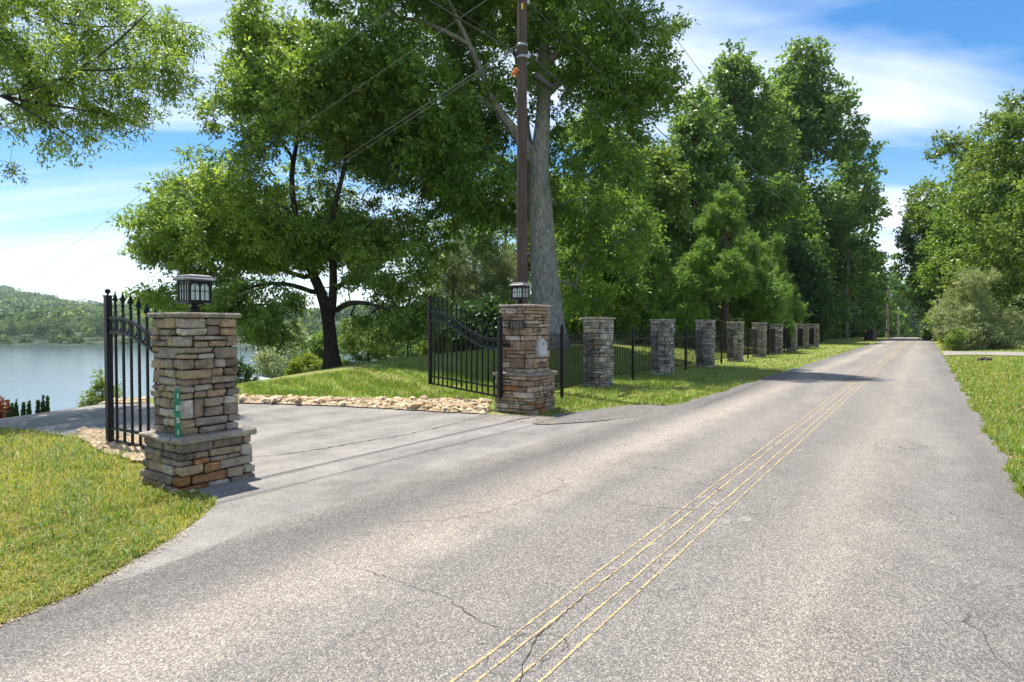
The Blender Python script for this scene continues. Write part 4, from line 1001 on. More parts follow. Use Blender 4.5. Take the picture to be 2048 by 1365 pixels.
# ------------------------------------------------------------------ trees
def unit(a): return a / np.maximum(np.linalg.norm(a, axis=-1, keepdims=True), 1e-9)
def leaf_quads(p, d, nrm, L, W, fold, rng):
    """p, d, nrm (n,3): a pointed leaf of four corners along d"""
    side = unit(np.cross(d, nrm)); up = np.cross(side, d); L = L[:, None]; W = W[:, None]
    m = p + d * L * 0.48 + up * (L * fold)
    V = np.stack([p, m - side * W, p + d * L - up * (L * fold * .6), m + side * W], 1)
    return V.reshape(-1, 3)
def crown_mesh(name, C, n_leaf, R, flat, L, W, rng, outward, droop=0.0, twigs=7, tint0=None, up_bias=0.7):
    n = len(C); T = n * twigs
    td = rng.normal(size=(T, 3)); td[:, 2] *= flat; td = unit(td) + 0.75 * np.repeat(outward, twigs, 0); td[:, 2] -= droop; td = unit(td)
    tl = R * rng.uniform(0.55, 1.25, T); lpt = max(1, int(n_leaf / twigs)); K = T * lpt
    ti = np.repeat(np.arange(T), lpt); t = rng.uniform(0.12, 1.0, K) ** 0.8
    base = np.repeat(C, twigs, 0)[ti] + td[ti] * (tl[ti] * t)[:, None]; base[:, 2] -= droop * 0.3 * (tl[ti] * t) ** 2 / R
    base += rng.normal(size=(K, 3)) * R * 0.085
    d = unit(td[ti] * 0.6 + rng.normal(size=(K, 3)) * 0.75 + np.array([0, 0, -0.25]))
    nrm = unit(rng.normal(size=(K, 3)) + np.array([0, 0, up_bias * 1.6]))
    LL = L * rng.uniform(0.65, 1.25, K); WW = W * rng.uniform(0.7, 1.2, K) * 0.5
    V = leaf_quads(base, d, nrm, LL, WW, 0.10, rng)
    ct = (rng.normal(0.45, 0.17, n) if tint0 is None else tint0)
    tint = np.clip(np.repeat(ct, twigs)[ti] + rng.normal(0, 0.19, K), 0, 1)
    return np_mesh(name, V, np.arange(K * 4).reshape(-1, 4), attrs={'tint': np.repeat(tint, 4)}), K
TOT = [0]
def branch_mesh(name, A, B, ra, rb, k):
    n = len(A); d = unit(B - A); ref = np.where(np.abs(d[:, 2:3]) < .9, np.array([[0, 0, 1.]]), np.array([[1., 0, 0]])); u = unit(np.cross(d, ref)); w = np.cross(d, u)
    ang = 2 * np.pi * np.arange(k) / k; cs = np.cos(ang)[None, :, None]; sn_ = np.sin(ang)[None, :, None]
    ring = u[:, None] * cs + w[:, None] * sn_
    V = np.concatenate([A[:, None] + ring * ra[:, None, None], B[:, None] + ring * rb[:, None, None]], 1).reshape(-1, 3)
    b = (np.arange(n) * 2 * k)[:, None]; i = np.arange(k)[None]; j = (i + 1) % k
    Fq = np.stack([b + i, b + j, b + k + j, b + k + i], -1).reshape(-1, 4)
    return V, Fq
def tree(label, cat, limbs, blobs, n_cl, lpc, R, leaf, mat, bark, seed, Y, flat=0.7, droop=0.1, gap=0.0, gscale=1.0, shell=0.45, group=None, name='tree', tip=0.006, base=None, clear=(), zmin=0.4, trunk_sides=14, up_bias=0.7):
    rng = np.random.default_rng(seed)
    # skeleton from the drawn limbs: points (px, py, depth offset, radius)
    nodes = []; par = []; rad = []; tube_pts = []
    for li, limb in enumerate(limbs):
        pts = np.array([P(a, b, Y + c) for a, b, c, r in limb]); rs = np.array([r for *_, r in limb])
        if li == 0:
            g = float(H(pts[0][0], pts[0][1])); pts[0][2] = g - 0.15
        dd = np.concatenate([[0], np.cumsum(np.linalg.norm(np.diff(pts, axis=0), axis=1))]); m_ = max(3, int(dd[-1] / 0.45)); q = np.linspace(0, dd[-1], m_ + 1)
        # smooth interpolation
        Pp = np.stack([np.interp(q, dd, pts[:, c]) for c in range(3)], 1); rr_ = np.interp(q, dd, rs)
        for _ in range(2): Pp[1:-1] = Pp[1:-1] * .5 + (Pp[:-2] + Pp[2:]) * .25
        Pp[1:-1] += rng.normal(size=(m_ - 1, 3)) * rr_[1:-1, None] * 0.05
        for _ in range(2): Pp[1:-1] = Pp[1:-1] * .5 + (Pp[:-2] + Pp[2:]) * .25
        if li == 0: first = -1
        else:
            dN = np.linalg.norm(np.array(nodes) - Pp[0], axis=1); first = int(dN.argmin())
            Pp[0] = np.array(nodes[first])
        start = len(nodes)
        for i in range(len(Pp)):
            nodes.append(Pp[i]); par.append(first if i == 0 else start + i - 1); rad.append(rr_[i])
        flare = rr_.copy()
        if li == 0:
            hgt = Pp[:, 2] - Pp[0, 2]; flare = rr_ * (1 + 0.55 * np.exp(-hgt / (rr_[0] * 2.0)))
        tube_pts.append((Pp, flare))
    n_fixed = len(nodes)
    # clump centres
    cen = np.array([P(b[0], b[1], Y + b[4]) for b in blobs]); radi = np.array([[b[2] * (Y + b[4]) / F, b[5], b[3] * (Y + b[4]) / F] for b in blobs])
    wt = np.array([b[6] if len(b) > 6 else 1.0 for b in blobs]) * (radi.prod(1) ** 0.8); wt /= wt.sum()
    C = []; 
    while len(C) < n_cl:
        k = rng.choice(len(blobs), p=wt); u = unit(rng.normal(size=3)); r = rng.uniform() ** (1 / 3.0); r = r * (1 - shell) + shell * (0.72 + 0.28 * rng.uniform())
        c = cen[k] + u * r * radi[k]
        if gap > 0:
            q = c * gscale / max(R, .3) * 0.6
            v = math.sin(q[0] + seed) * math.cos(q[1] * 1.1 + seed * 2) + math.sin(q[2] * 1.3 + q[0] * .5) * 0.8 + math.sin(q[1] * .7 - q[2] * .9 + seed) * .6
            if v < gap * 2 - 1.2: continue
        if c[2] < float(H(c[0], c[1])) + zmin: continue
        if clear and c[1] < Y + 1.0:
            qx = CX + F * c[0] / c[1]; qy = 654 - F * (c[2] - EYE) / c[1]
            if any(math.hypot(qx - a, qy - b) < w_ for a, b, w_ in clear): continue
        C.append(c)
    C = np.array(C)
    NA = np.zeros((n_fixed + n_cl * 30, 3)); NA[:n_fixed] = nodes; nn = n_fixed
    usable = np.ones(len(NA), bool); usable[:max(1, int(0.0))] = False
    d0 = np.array([np.linalg.norm(NA[:n_fixed] - c, axis=1).min() for c in C]); order = np.argsort(d0); step = max(0.35, R * 0.6)
    par = list(par); cnt_leaf = np.zeros(len(NA)); sub = max(1, int(n_cl / 900))
    seglist = []
    for oi, ci in enumerate(order):
        c = C[ci]
        if sub > 1 and oi % sub: 
            continue
        dv = NA[:nn] - c; dist = np.linalg.norm(dv, axis=1) + 0.6 * np.maximum(0, dv[:, 2])       # prefers to come from below or level
        j = int(dist.argmin()); a = NA[j]; L_ = np.linalg.norm(c - a); k = int(L_ / step) + 1
        if nn + k >= len(NA): break
        bend = rng.normal(size=3) * L_ * 0.10; bend[2] += L_ * 0.08; pj = j
        for q in range(1, k + 1):
            t = q / k; NA[nn] = a + (c - a) * t + bend * math.sin(math.pi * t); par.append(pj); pj = nn; nn += 1
        cnt_leaf[pj] += sub
    cnt = cnt_leaf.copy()
    for i in range(nn - 1, -1, -1):
        if par[i] >= 0: cnt[par[i]] += cnt[i]
    r_est = tip * np.maximum(cnt, 1) ** 0.48
    idx = np.arange(n_fixed, nn); pr = np.array(par)[idx]
    rp = np.where(pr < n_fixed, np.minimum(r_est[idx] * 1.15, 1.0), r_est[pr]); 
    A = NA[pr]; B = NA[idx]; thick = r_est[idx] > 0.03
    bx, by = nodes[0][0], nodes[0][1]; bz = nodes[0][2]
    r = empty(name, (bx, by, bz)); tag(r, label, cat, group)
    off = np.array([bx, by, bz])
    m = MB()
    for Pp, fl_ in tube_pts: m.tube([tuple(p - off) for p in Pp], list(fl_), trunk_sides)
    m.build('trunk', bark, r, smooth=True)
    Vs = []; Fs = []; b0 = 0
    for msk, k in ((thick, 6), (~thick, 3)):
        if msk.sum() == 0: continue
        V, Fq = branch_mesh('b', A[msk] - off, B[msk] - off, np.minimum(rp, r_est[idx] * 1.5)[msk], r_est[idx][msk], k); Vs.append(V); Fs.append(Fq + b0); b0 += len(V)
    if Vs: tag(link('branches', np_mesh('branches', np.concatenate(Vs), np.concatenate(Fs), smooth=True), bark, r), kind='stuff')
    ctr = cen.mean(0); outw = unit(C - (C.mean(0) * .6 + ctr * .4)); 
    me, K = crown_mesh('crown', C - off, lpc, R, flat, leaf[0], leaf[1], rng, outw, droop, up_bias=up_bias)
    link('crown', me, mat, r); TOT[0] += K
    return r

# A. willow oak over the driveway: leaning dark twin trunk, wide layered crown
tree('dark-trunked spreading tree on the lawn crest between the two gate piers', 'tree',
     [[(665, 752, 0, 0.341), (663, 700, 0, 0.284), (657, 640, 0, 0.270), (650, 600, 0, 0.241), (630, 560, 0.3, 0.213), (605, 500, 0.45, 0.170), (590, 430, 0.3, 0.142), (580, 360, 0, 0.114), (600, 250, 0.3, 0.078), (610, 150, 0, 0.043)],
      [(660, 640, 0, 0.213), (668, 590, -0.3, 0.185), (666, 520, -0.6, 0.156), (660, 440, -0.9, 0.114), (690, 340, -1.2, 0.085), (700, 220, -1.2, 0.043)],
      [(668, 625, 0, 0.128), (690, 606, -1.2, 0.114), (730, 603, -2.1, 0.092), (790, 625, -3, 0.043)],
      [(625, 560, 0.3, 0.114), (560, 540, 0.75, 0.099), (500, 510, 1.8, 0.071), (410, 490, 2.7, 0.043)],
      [(668, 570, 0, 0.114), (730, 560, 1.35, 0.085), (820, 545, 2.7, 0.043)],
      [(640, 590, 0.15, 0.114), (560, 560, -1.5, 0.085), (480, 580, -3, 0.043)],
      [(590, 430, 0.3, 0.085), (530, 390, 1.2, 0.071), (450, 380, 1.8, 0.043)], [(595, 330, 0, 0.071), (540, 250, -1.2, 0.057), (490, 180, -1.5, 0.028)]],
     [(600, 630, 50, 22, 1, 2.4, .6), (840, 610, 45, 28, 0, 2.4, .8), (640, 330, 110, 90, 0, 4.5, 1), (690, 250, 100, 90, 0, 4, 1), (560, 470, 120, 60, 0, 4, .8), (650, 480, 110, 50, .5, 4, .7), (500, 400, 90, 60, 0, 3.5, .8), (440, 490, 100, 70, 0, 3.9), (350, 470, 75, 55, 0.75, 2.7, .8), (410, 410, 80, 60, 0, 3.3), (490, 300, 90, 75, 0, 3.9), (560, 195, 75, 95, 0, 3.9), (560, 105, 55, 60, 0, 3.3), (610, 110, 90, 120, 0, 4.5),
      (620, 270, 130, 120, -0.75, 5.1), (600, 400, 150, 90, 0, 5.4, .8), (720, 400, 110, 110, 0, 4.8, .9), (780, 520, 105, 75, 0, 4.2, .8), (560, 600, 100, 45, 0, 3.9, 1.1), (470, 610, 80, 35, -0.9, 3, 1.1),
      (780, 640, 80, 35, -0.9, 3, 1.1), (360, 590, 50, 25, 0, 2.25, 1.1), (720, 200, 110, 110, 0, 4.5, .9), (560, 650, 60, 25, -1.5, 2.25, 1.1), (415, 310, 35, 45, 0, 2.25), (320, 500, 40, 25, 0, 1.8)],
     2500, 84, .80, (.20, .09), M['willow_leaf'], M['bark_dark'], 3, 27.0, flat=.55, droop=.12, gap=.5, shell=.3, name='willow_oak')
# B. big oak
tree('huge oak with thick pale grey forked trunk directly behind the utility pole', 'tree',
     [[(1100, 690, 0, .62), (1094, 640, 0, .60), (1090, 560, 0, .56), (1084, 480, 0, .53), (1080, 400, 0, .50), (1075, 320, 0, .44), (1083, 270, 0, .34), (1090, 190, .3, .27), (1085, 90, .5, .22), (1100, -60, 0, .15), (1110, -220, 0, .08)],
      [(1072, 330, 0, .34), (1050, 290, -.3, .27), (1020, 250, -.5, .20), (988, 215, -.6, .16), (975, 170, -.8, .14), (940, 90, -1.4, .11), (900, 10, -2, .07), (860, -90, -2, .04)],
      [(1060, 320, .3, .24), (1045, 230, 1, .2), (1040, 120, 1.4, .16), (1000, 0, 1.8, .1)],
      [(988, 215, -.6, .12), (930, 185, -.8, .09), (870, 180, -.4, .06), (810, 190, 0, .03)],
      [(1090, 190, .3, .18), (1150, 140, 1, .12), (1240, 170, 1.4, .08), (1300, 190, 1.6, .04)], [(1088, 130, .3, .15), (1170, 60, -.5, .1), (1260, 30, -1, .06), (1330, 20, -1, .03)],
      [(940, 90, -1.4, .1), (870, 50, -2, .09), (800, 30, -2, .06), (720, 40, -2.4, .03)], [(1079, 380, 0, .2), (1000, 320, 1.6, .16), (900, 300, 2.4, .12), (830, 300, 2.8, .06)]],
     [(1000, -60, 200, 110, 0, 5.5), (850, -20, 150, 90, -.5, 4.5), (700, -40, 110, 60, -1, 3), (780, 90, 150, 90, -1, 4), (900, 190, 130, 100, 0, 4.5), (1000, 120, 120, 130, 0, 4.5), (960, 330, 140, 110, 1.2, 4, .8), (850, 300, 110, 80, 1, 3.2, .8),
      (1150, 60, 120, 110, 0, 4), (1240, 130, 90, 95, 0, 3, .75), (1320, 20, 55, 45, 0, 2, .85), (1300, 185, 55, 45, 0, 2, .8), (1200, 10, 120, 60, 0, 3), (1170, 230, 70, 60, 1, 2.5, .6), (1150, 360, 95, 100, 2, 3, .85), (1220, 450, 90, 90, 2.6, 3, .8),
      (980, 460, 90, 60, 3, 2.5, .5), (850, 420, 90, 60, 1.5, 3, .9), (900, 400, 80, 60, 2, 3, .8), (720, 130, 110, 90, -1, 3.4, .9), (1230, 330, 70, 70, 1, 2.5, .8), (1170, 560, 70, 60, 3.5, 2.5, .6), (1240, 250, 45, 35, 0, 1.5, .6), (1250, 10, 90, 50, 1, 3), (1305, -200, 48, 45, -1, 1.6, 2.2), (1230, -180, 80, 60, 0, 3, 1.2)],  # last two clumps, above the frame, are added to cast shade on the road
     2750, 84, .80, (.19, .095), M['oak_leaf'], M['bark_grey'], 8, 25.5, flat=.6, droop=.1, gap=.30, shell=.28, name='oak_tree', trunk_sides=24,
     clear=[(1092, 120, 30), (1092, 200, 42), (1080, 280, 60), (1080, 350, 55), (1085, 420, 60), (1088, 500, 70), (1095, 590, 75), (1030, 270, 42), (985, 220, 34), (965, 170, 26), (1060, 230, 40)])
# C. poplars and hardwoods behind the fence
TP = 'tall hardwoods behind the stone piers'
def std(label, px, base_py, top_py, wpx, Y, n_cl, lpc, R, leaf, mat, bark, seed, group=TP, low=0.08, name='tree', shape='oval', depth=None, gap=.12, r0=.3, zmin=.4, **kw):
    H_ = base_py - top_py; rng = random.Random(seed); bl = []
    prof = {'oval': [(.05, .6), (.2, .85), (.37, 1.0), (.54, 1.0), (.71, .88), (.86, .62), (.95, .34)], 'cone': [(.08, 1.0), (.25, .9), (.42, .74), (.58, .58), (.74, .38), (.88, .2)], 'mound': [(.05, .85), (.2, 1), (.42, 1), (.65, .8), (.85, .5)], 'round': [(.2, .8), (.45, 1.0), (.7, .9), (.87, .55)], 'column': [(.05, .7), (.2, 1), (.37, 1), (.54, 1), (.71, .9), (.85, .66), (.95, .36)]}[shape]
    for t, w in prof:
        t2 = low + (1 - low) * t; ww = wpx * w
        for k in range(3 if ww > 22 else 1):
            o = (k - 1) * .52 * ww if ww > 22 else 0
            bl.append((px + o + rng.uniform(-.08, .08) * ww, base_py - H_ * t2 + rng.uniform(-.03, .03) * H_, ww * rng.uniform(.42, .56), H_ * .13 * rng.uniform(.8, 1.25), rng.uniform(-.3, .3) * ww * Y / F, ww * Y / F * .75))
    lim = [[(px, base_py, 0, r0), (px + rng.uniform(-3, 3), base_py - H_ * .3, 0, r0 * .8), (px + rng.uniform(-6, 6), base_py - H_ * .6, 0, r0 * .45), (px, base_py - H_ * .93, 0, r0 * .12)]]
    return tree(label, 'tree', lim, bl, n_cl, lpc, R, leaf, mat, bark, seed, Y, gap=gap, group=group, name=name, zmin=zmin, **kw)
Lp = (.34, .26)
std('tallest broadleaf tree left of the sky gap with domed top', 1470, 684, 128, 112, 66, 800, 56, 1.35, (.44, .34), M['poplar_leaf'], M['bark_brown'], 41, r0=.45)
std('tall billowing broadleaf tree right of the domed one', 1610, 684, 118, 122, 82, 900, 56, 1.7, (.52, .38), M['poplar_leaf'], M['bark_brown'], 42, r0=.5, shape='column')
std('broadleaf tree leaning toward the road beside the weathered pole', 1702, 684, 335, 66, 102, 420, 54, 1.8, (.62, .44), M['poplar_leaf'], M['bark_brown'], 43, r0=.35)
std('light green broadleaf tree behind the right side of the oak', 1385, 684, 235, 92, 54, 520, 56, 1.15, (.38, .28), M['poplar_leaf'], M['bark_brown'], 44)
std('medium broadleaf tree between the oak and the poplars', 1300, 684, 290, 84, 49, 380, 56, 1.0, (.3, .22), M['maple_leaf'], M['bark_brown'], 45)
std('dark broadleaf tree low behind the cedar', 1560, 684, 360, 80, 72, 330, 56, 1.2, (.38, .28), M['oak_leaf'], M['bark_brown'], 46)
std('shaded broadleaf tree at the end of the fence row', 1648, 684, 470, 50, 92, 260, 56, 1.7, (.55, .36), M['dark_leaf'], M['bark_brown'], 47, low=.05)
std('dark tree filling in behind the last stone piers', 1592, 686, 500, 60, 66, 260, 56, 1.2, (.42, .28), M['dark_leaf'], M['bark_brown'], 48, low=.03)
# understory behind the oak and the gate
TU = 'woods edge behind the lawn'
std('broad tree filling the gap behind the right side of the oak', 1190, 684, 235, 105, 45, 520, 60, 1.0, (.32, .2), M['oak_leaf'], M['bark_dark'], 69, TU, low=.2)
std('shaded tree with dark trunk right of the oak', 1180, 684, 430, 90, 36, 320, 60, .8, (.22, .14), M['oak_leaf'], M['bark_dark'], 51, TU)
std('green undergrowth tree behind the first fence pier', 1215, 688, 545, 55, 35, 260, 60, .65, (.2, .13), M['maple_leaf'], M['bark_dark'], 52, TU, low=.05)
std('dark filler tree deep behind the oak trunk', 1130, 682, 380, 110, 62, 420, 60, 1.0, (.30, .2), M['dark_leaf'], M['bark_dark'], 53, TU, low=.05)
std('soft pale pine left of the utility pole', 950, 690, 430, 66, 42, 380, 110, .85, (.28, .028), M['pine_leaf'], M['bark_brown'], 54, TU, low=.1, name='pine_tree', up_bias=.2)
std('soft grey-green pine behind the open right gate', 905, 700, 500, 55, 40, 280, 110, .8, (.26, .027), M['pine_leaf'], M['bark_brown'], 55, TU, low=.1, name='pine_tree', up_bias=.2)
std('pale pine between the pole and the oak trunk', 1010, 690, 520, 50, 43, 240, 110, .8, (.27, .028), M['pine_leaf'], M['bark_brown'], 56, TU, low=.05, name='pine_tree', up_bias=.2)
std('pale pine bough clump right of the oak trunk', 1150, 690, 585, 46, 44, 220, 110, .75, (.27, .028), M['pine_leaf'], M['bark_brown'], 57, TU, low=.05, name='pine_tree', up_bias=.2)
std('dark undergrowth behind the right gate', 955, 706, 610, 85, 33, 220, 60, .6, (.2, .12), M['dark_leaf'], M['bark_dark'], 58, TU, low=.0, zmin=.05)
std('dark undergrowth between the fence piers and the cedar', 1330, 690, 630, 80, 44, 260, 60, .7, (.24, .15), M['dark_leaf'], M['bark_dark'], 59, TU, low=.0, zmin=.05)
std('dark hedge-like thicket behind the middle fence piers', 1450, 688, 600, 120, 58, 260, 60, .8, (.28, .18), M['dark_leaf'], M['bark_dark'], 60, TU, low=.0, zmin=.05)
std('broad dark tree behind the middle of the oak crown', 1010, 690, 330, 120, 58, 360, 60, .95, (.28, .18), M['oak_leaf'], M['bark_dark'], 68, TU, low=.15)
# cedars: pointed spray clumps
def cedar(label, px, base_py, top_py, wpx, Y, n, seed):
    rng = random.Random(seed); bl = []; H_ = base_py - top_py
    for k in range(96):
        t = rng.random() ** 1.3; w = wpx * (1 - t) ** .75 * rng.uniform(.55, 1.0); a = rng.uniform(0, 2 * math.pi)
        bl.append((px + w * math.cos(a), base_py - H_ * (.05 + .86 * t), 12 + 11 * (1 - t), H_ * .075 * rng.uniform(.8, 1.5), w * math.sin(a) * Y / F, 14 * Y / F))
    bl.append((px, base_py - H_ * .95, 8, H_ * .07, 0, .3))
    lim = [[(px, base_py, 0, .3), (px, base_py - H_ * .5, 0, .2), (px, top_py + 8, 0, .03)]]
    return tree(label, 'tree', lim, bl, n, 170, .55 * Y / 40, (.20, .055), M['cedar_leaf'], M['bark_brown'], seed, Y, flat=1.1, droop=-.7, gap=.15, shell=.5, group='cedars behind the fence', name='cedar_tree', up_bias=.1)
cedar('big shaggy cedar behind the middle stone piers', 1450, 684, 382, 150, 39.5, 1350, 61)
cedar('smaller cedar left of the big shaggy one', 1300, 686, 465, 66, 38, 300, 62)
cedar('low cedar at the right flank of the big one', 1552, 684, 490, 46, 47, 260, 63)
# right side of the road
TR = 'trees right of the road'
std('tall yellowish-green tree nearest the right edge of the road', 1915, 690, 300, 96, 74, 760, 64, 1.35, (.44, .24), M['maple_leaf'], M['bark_dark'], 71, TR, low=.1, r0=.4)
std('tall leafy tree leaving the frame at right', 2040, 690, 235, 130, 46, 700, 64, 1.0, (.28, .16), M['maple_leaf'], M['bark_dark'], 72, TR, low=.12, r0=.4)
std('darker tree behind the pale bush', 1965, 690, 345, 100, 58, 420, 60, 1.1, (.34, .2), M['oak_leaf'], M['bark_dark'], 73, TR, low=.05)
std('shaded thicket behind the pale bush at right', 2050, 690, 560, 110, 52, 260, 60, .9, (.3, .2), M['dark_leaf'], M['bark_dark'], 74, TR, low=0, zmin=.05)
std('roadside tree narrowing the gap beyond the crest', 1896, 688, 500, 40, 100, 240, 56, 1.3, (.52, .32), M['maple_leaf'], M['bark_dark'], 75, TR, low=.05)
std('low dark tree beside the end of the grass right of the road', 1905, 690, 560, 40, 72, 160, 56, .9, (.34, .2), M['oak_leaf'], M['bark_dark'], 76, TR, low=0, zmin=.05)
std('airy pale silvery bush standing in the right-hand lawn', 1960, 692, 545, 76, 42, 620, 100, .55, (.13, .045), M['bush_leaf'], M['bark_brown'], 77, None, low=.0, name='bush', shape='mound', droop=-.05, zmin=.05, flat=.9, gap=.2, r0=.08)
std('small weedy shrub at the road edge left of the pale bush', 1912, 692, 662, 22, 40, 60, 60, .3, (.12, .05), M['maple_leaf'], M['bark_brown'], 78, None, low=0, name='bush', zmin=.02, r0=.04)
# beyond the crest
TB = 'distant trees beyond the road crest'
for i, (px, top, w, Y, mat, lab) in enumerate([(1745, 512, 42, 125, 'poplar_leaf', 'round distant tree right of the weathered pole'), (1790, 520, 32, 210, 'oak_leaf', 'taller distant tree in the sky gap'), (1735, 590, 36, 128, 'maple_leaf', 'low bright tree above the bins'),
        (1815, 560, 34, 360, 'poplar_leaf', 'hazy distant tree where the road disappears'), (1850, 600, 34, 420, 'maple_leaf', 'distant roadside tree right of the crest'), (1775, 610, 32, 185, 'oak_leaf', 'dark low distant tree left of the crest'), (1832, 630, 26, 450, 'oak_leaf', 'farthest small tree at the vanishing point'), (1700, 560, 40, 112, 'dark_leaf', 'dark tree behind the weathered and dark poles'), (1650, 560, 55, 90, 'dark_leaf', 'dark tree mass beyond the fence row')]):
    std(lab, px, 690, top, w, Y, 150, 50, w * Y / F * .26, (.0048 * Y, .0034 * Y), M[mat], M['bark_dark'], 90 + i, TB, low=.0, zmin=-3, shell=.4)
# small things on the slope behind the willow oak
TS = 'shrubs and small trees on the lake slope'
std('dark green conical shrub just right of the left gate pier', 482, 800, 672, 34, 31, 170, 80, .3, (.11, .05), M['dark_leaf'], M['bark_dark'], 101, TS, low=0, shape='cone', zmin=-3, name='bush', r0=.03)
std('bright yellow-green shrub left of the dark trunk', 617, 770, 712, 34, 33, 90, 80, .3, (.12, .05), M['yellow_leaf'], M['bark_dark'], 102, TS, low=0, shape='round', zmin=-3, name='bush', r0=.03)
std('pale grey-green rounded tree behind the lawn crest', 568, 800, 645, 55, 62, 220, 80, .9, (.28, .10), M['bush_leaf'], M['bark_dark'], 103, TS, low=0, shape='round', zmin=-6, name='tree', r0=.10)
std('light feathery small tree right of the dark trunk', 738, 760, 612, 55, 34, 170, 70, .45, (.12, .05), M['maple_leaf'], M['bark_dark'], 104, TS, low=.25, gap=.5, zmin=-2, r0=.10)
std('thin young tree between the crest and the open gate', 815, 760, 640, 42, 37, 120, 70, .45, (.13, .06), M['poplar_leaf'], M['bark_dark'], 105, TS, low=.15, gap=.4, zmin=-2, r0=.10)
std('sunlit green tree beyond the bright shrub', 640, 780, 668, 45, 46, 140, 70, .6, (.22, .12), M['poplar_leaf'], M['bark_dark'], 106, TS, low=0, zmin=-6, r0=.10)
std('leafy shrub beside the free end of the right gate', 868, 745, 640, 26, 33, 110, 70, .4, (.14, .07), M['yellow_leaf'], M['bark_dark'], 107, TS, low=0, zmin=-1, name='bush', r0=.03)
std('green shrub low on the crest right of the dark trunk', 705, 765, 700, 36, 34, 80, 70, .4, (.14, .07), M['poplar_leaf'], M['bark_dark'], 108, TS, low=0, zmin=-3, name='bush', r0=.03)
std('small feathery conifer beyond the driveway behind the left gate', 203, 815, 736, 36, 20, 75, 60, .22, (.11, .028), M['yellow_leaf'], M['bark_brown'], 110, TS, low=0, shape='cone', gap=.4, zmin=-4, name='young_conifer', r0=.025)
std('small red-leaved maple at the left edge beyond the driveway', -8, 835, 794, 17, 22, 40, 60, .22, (.10, .05), M['red_leaf'], M['bark_dark'], 111, TS, low=0, zmin=-6, name='bush', r0=.03)
for i, (px, top) in enumerate([(16, 802), (24, 807), (32, 799), (47, 802), (58, 799), (76, 797), (86, 788), (95, 787)]):
    lab = ['dark column shrub nearest the left edge of the picture', 'shortest column shrub in the left pair', 'taller shrub completing the left trio', 'single column shrub left of the middle gap', 'single column shrub right of the middle gap', 'shorter column shrub of the right trio', 'tall column shrub in the middle of the right trio', 'rightmost column shrub of the row by the lake'][i]
    std(lab, px, 836, top, 4.6, 26, 110, 56, .05, (.05, .022), M['dark_leaf'], M['bark_dark'], 120 + i, 'row of small column evergreens', low=0, shape='cone', zmin=-8, name='column_evergreen', r0=.03, gap=0, up_bias=.2)
# overhanging tree at upper left, trunk outside the frame
tree('tree reaching in from the upper left corner with fine narrow leaves', 'tree',
     [[(-330, 900, 0, 0.3900), (-330, 600, 0, 0.3450), (-320, 300, 0, 0.3000), (-300, 100, 0, 0.2400), (-260, -150, 0, 0.1500)],
      [(-315, 250, 0, 0.0440), (-150, 190, -0.75, 0.0330), (20, 200, -1.2, 0.0220), (150, 150, -1.5, 0.0121), (250, 80, -1.5, 0.0165), (300, 20, -1.5, 0.0083)],
      [(-300, 100, 0, 0.0743), (-100, 40, 0.6, 0.0578), (80, -10, 0.75, 0.0371), (220, -60, 0.75, 0.0165)], [(20, 200, -1.2, 0.0330), (130, 215, -0.9, 0.0248), (250, 225, -0.6, 0.0149), (310, 262, -0.6, 0.0066)],
      [(150, 150, -1.5, 0.0206), (250, 130, -1.5, 0.0149), (340, 125, -1.5, 0.0099), (400, 160, -1.5, 0.0050)], [(80, 40, 0.6, 0.0248), (200, 60, 0.45, 0.0165), (300, 50, 0.45, 0.0099), (385, 45, 0.45, 0.0050)], [(20, 200, -1.2, 0.0248), (90, 240, -1.5, 0.0165), (150, 280, -1.5, 0.0083)],
      [(-315, 280, 0, 0.0495), (-180, 290, 0.75, 0.0330), (-60, 300, 0.9, 0.0165)]],
     [(40, 60, 130, 90, 0, 1.95), (120, 150, 130, 75, -0.45, 1.8), (40, 210, 120, 65, -0.45, 1.65), (190, 60, 80, 65, -0.3, 1.35, 0.8), (220, 190, 70, 50, -0.6, 1.05, 0.8), (265, 240, 45, 30, -0.6, 0.6, 2.24), (320, 75, 60, 35, -0.6, 0.75, 1.76), (300, 150, 60, 30, -1.2, 0.75, 1.6), (380, 60, 35, 30, 0, 0.45, 1.12), (-90, 100, 110, 150, 0, 2.4), (140, 285, 35, 22, -1.35, 0.45, 1.28), (-15, 330, 22, 40, 0.6, 0.6, 2.24), (100, -60, 200, 60, 0, 2.25), (355, 135, 50, 22, -1.35, 0.45, 1.28), (250, 0, 90, 30, 0, 0.9, 0.5), (-220, 60, 120, 180, 0, 2.4)],
     680, 84, .45, (.115, .034), M['willow_leaf'], M['bark_dark'], 17, 13.0, flat=.7, droop=.25, gap=.36, shell=.15, name='overhanging_tree', tip=.0035)
print('LEAVES', TOT[0])

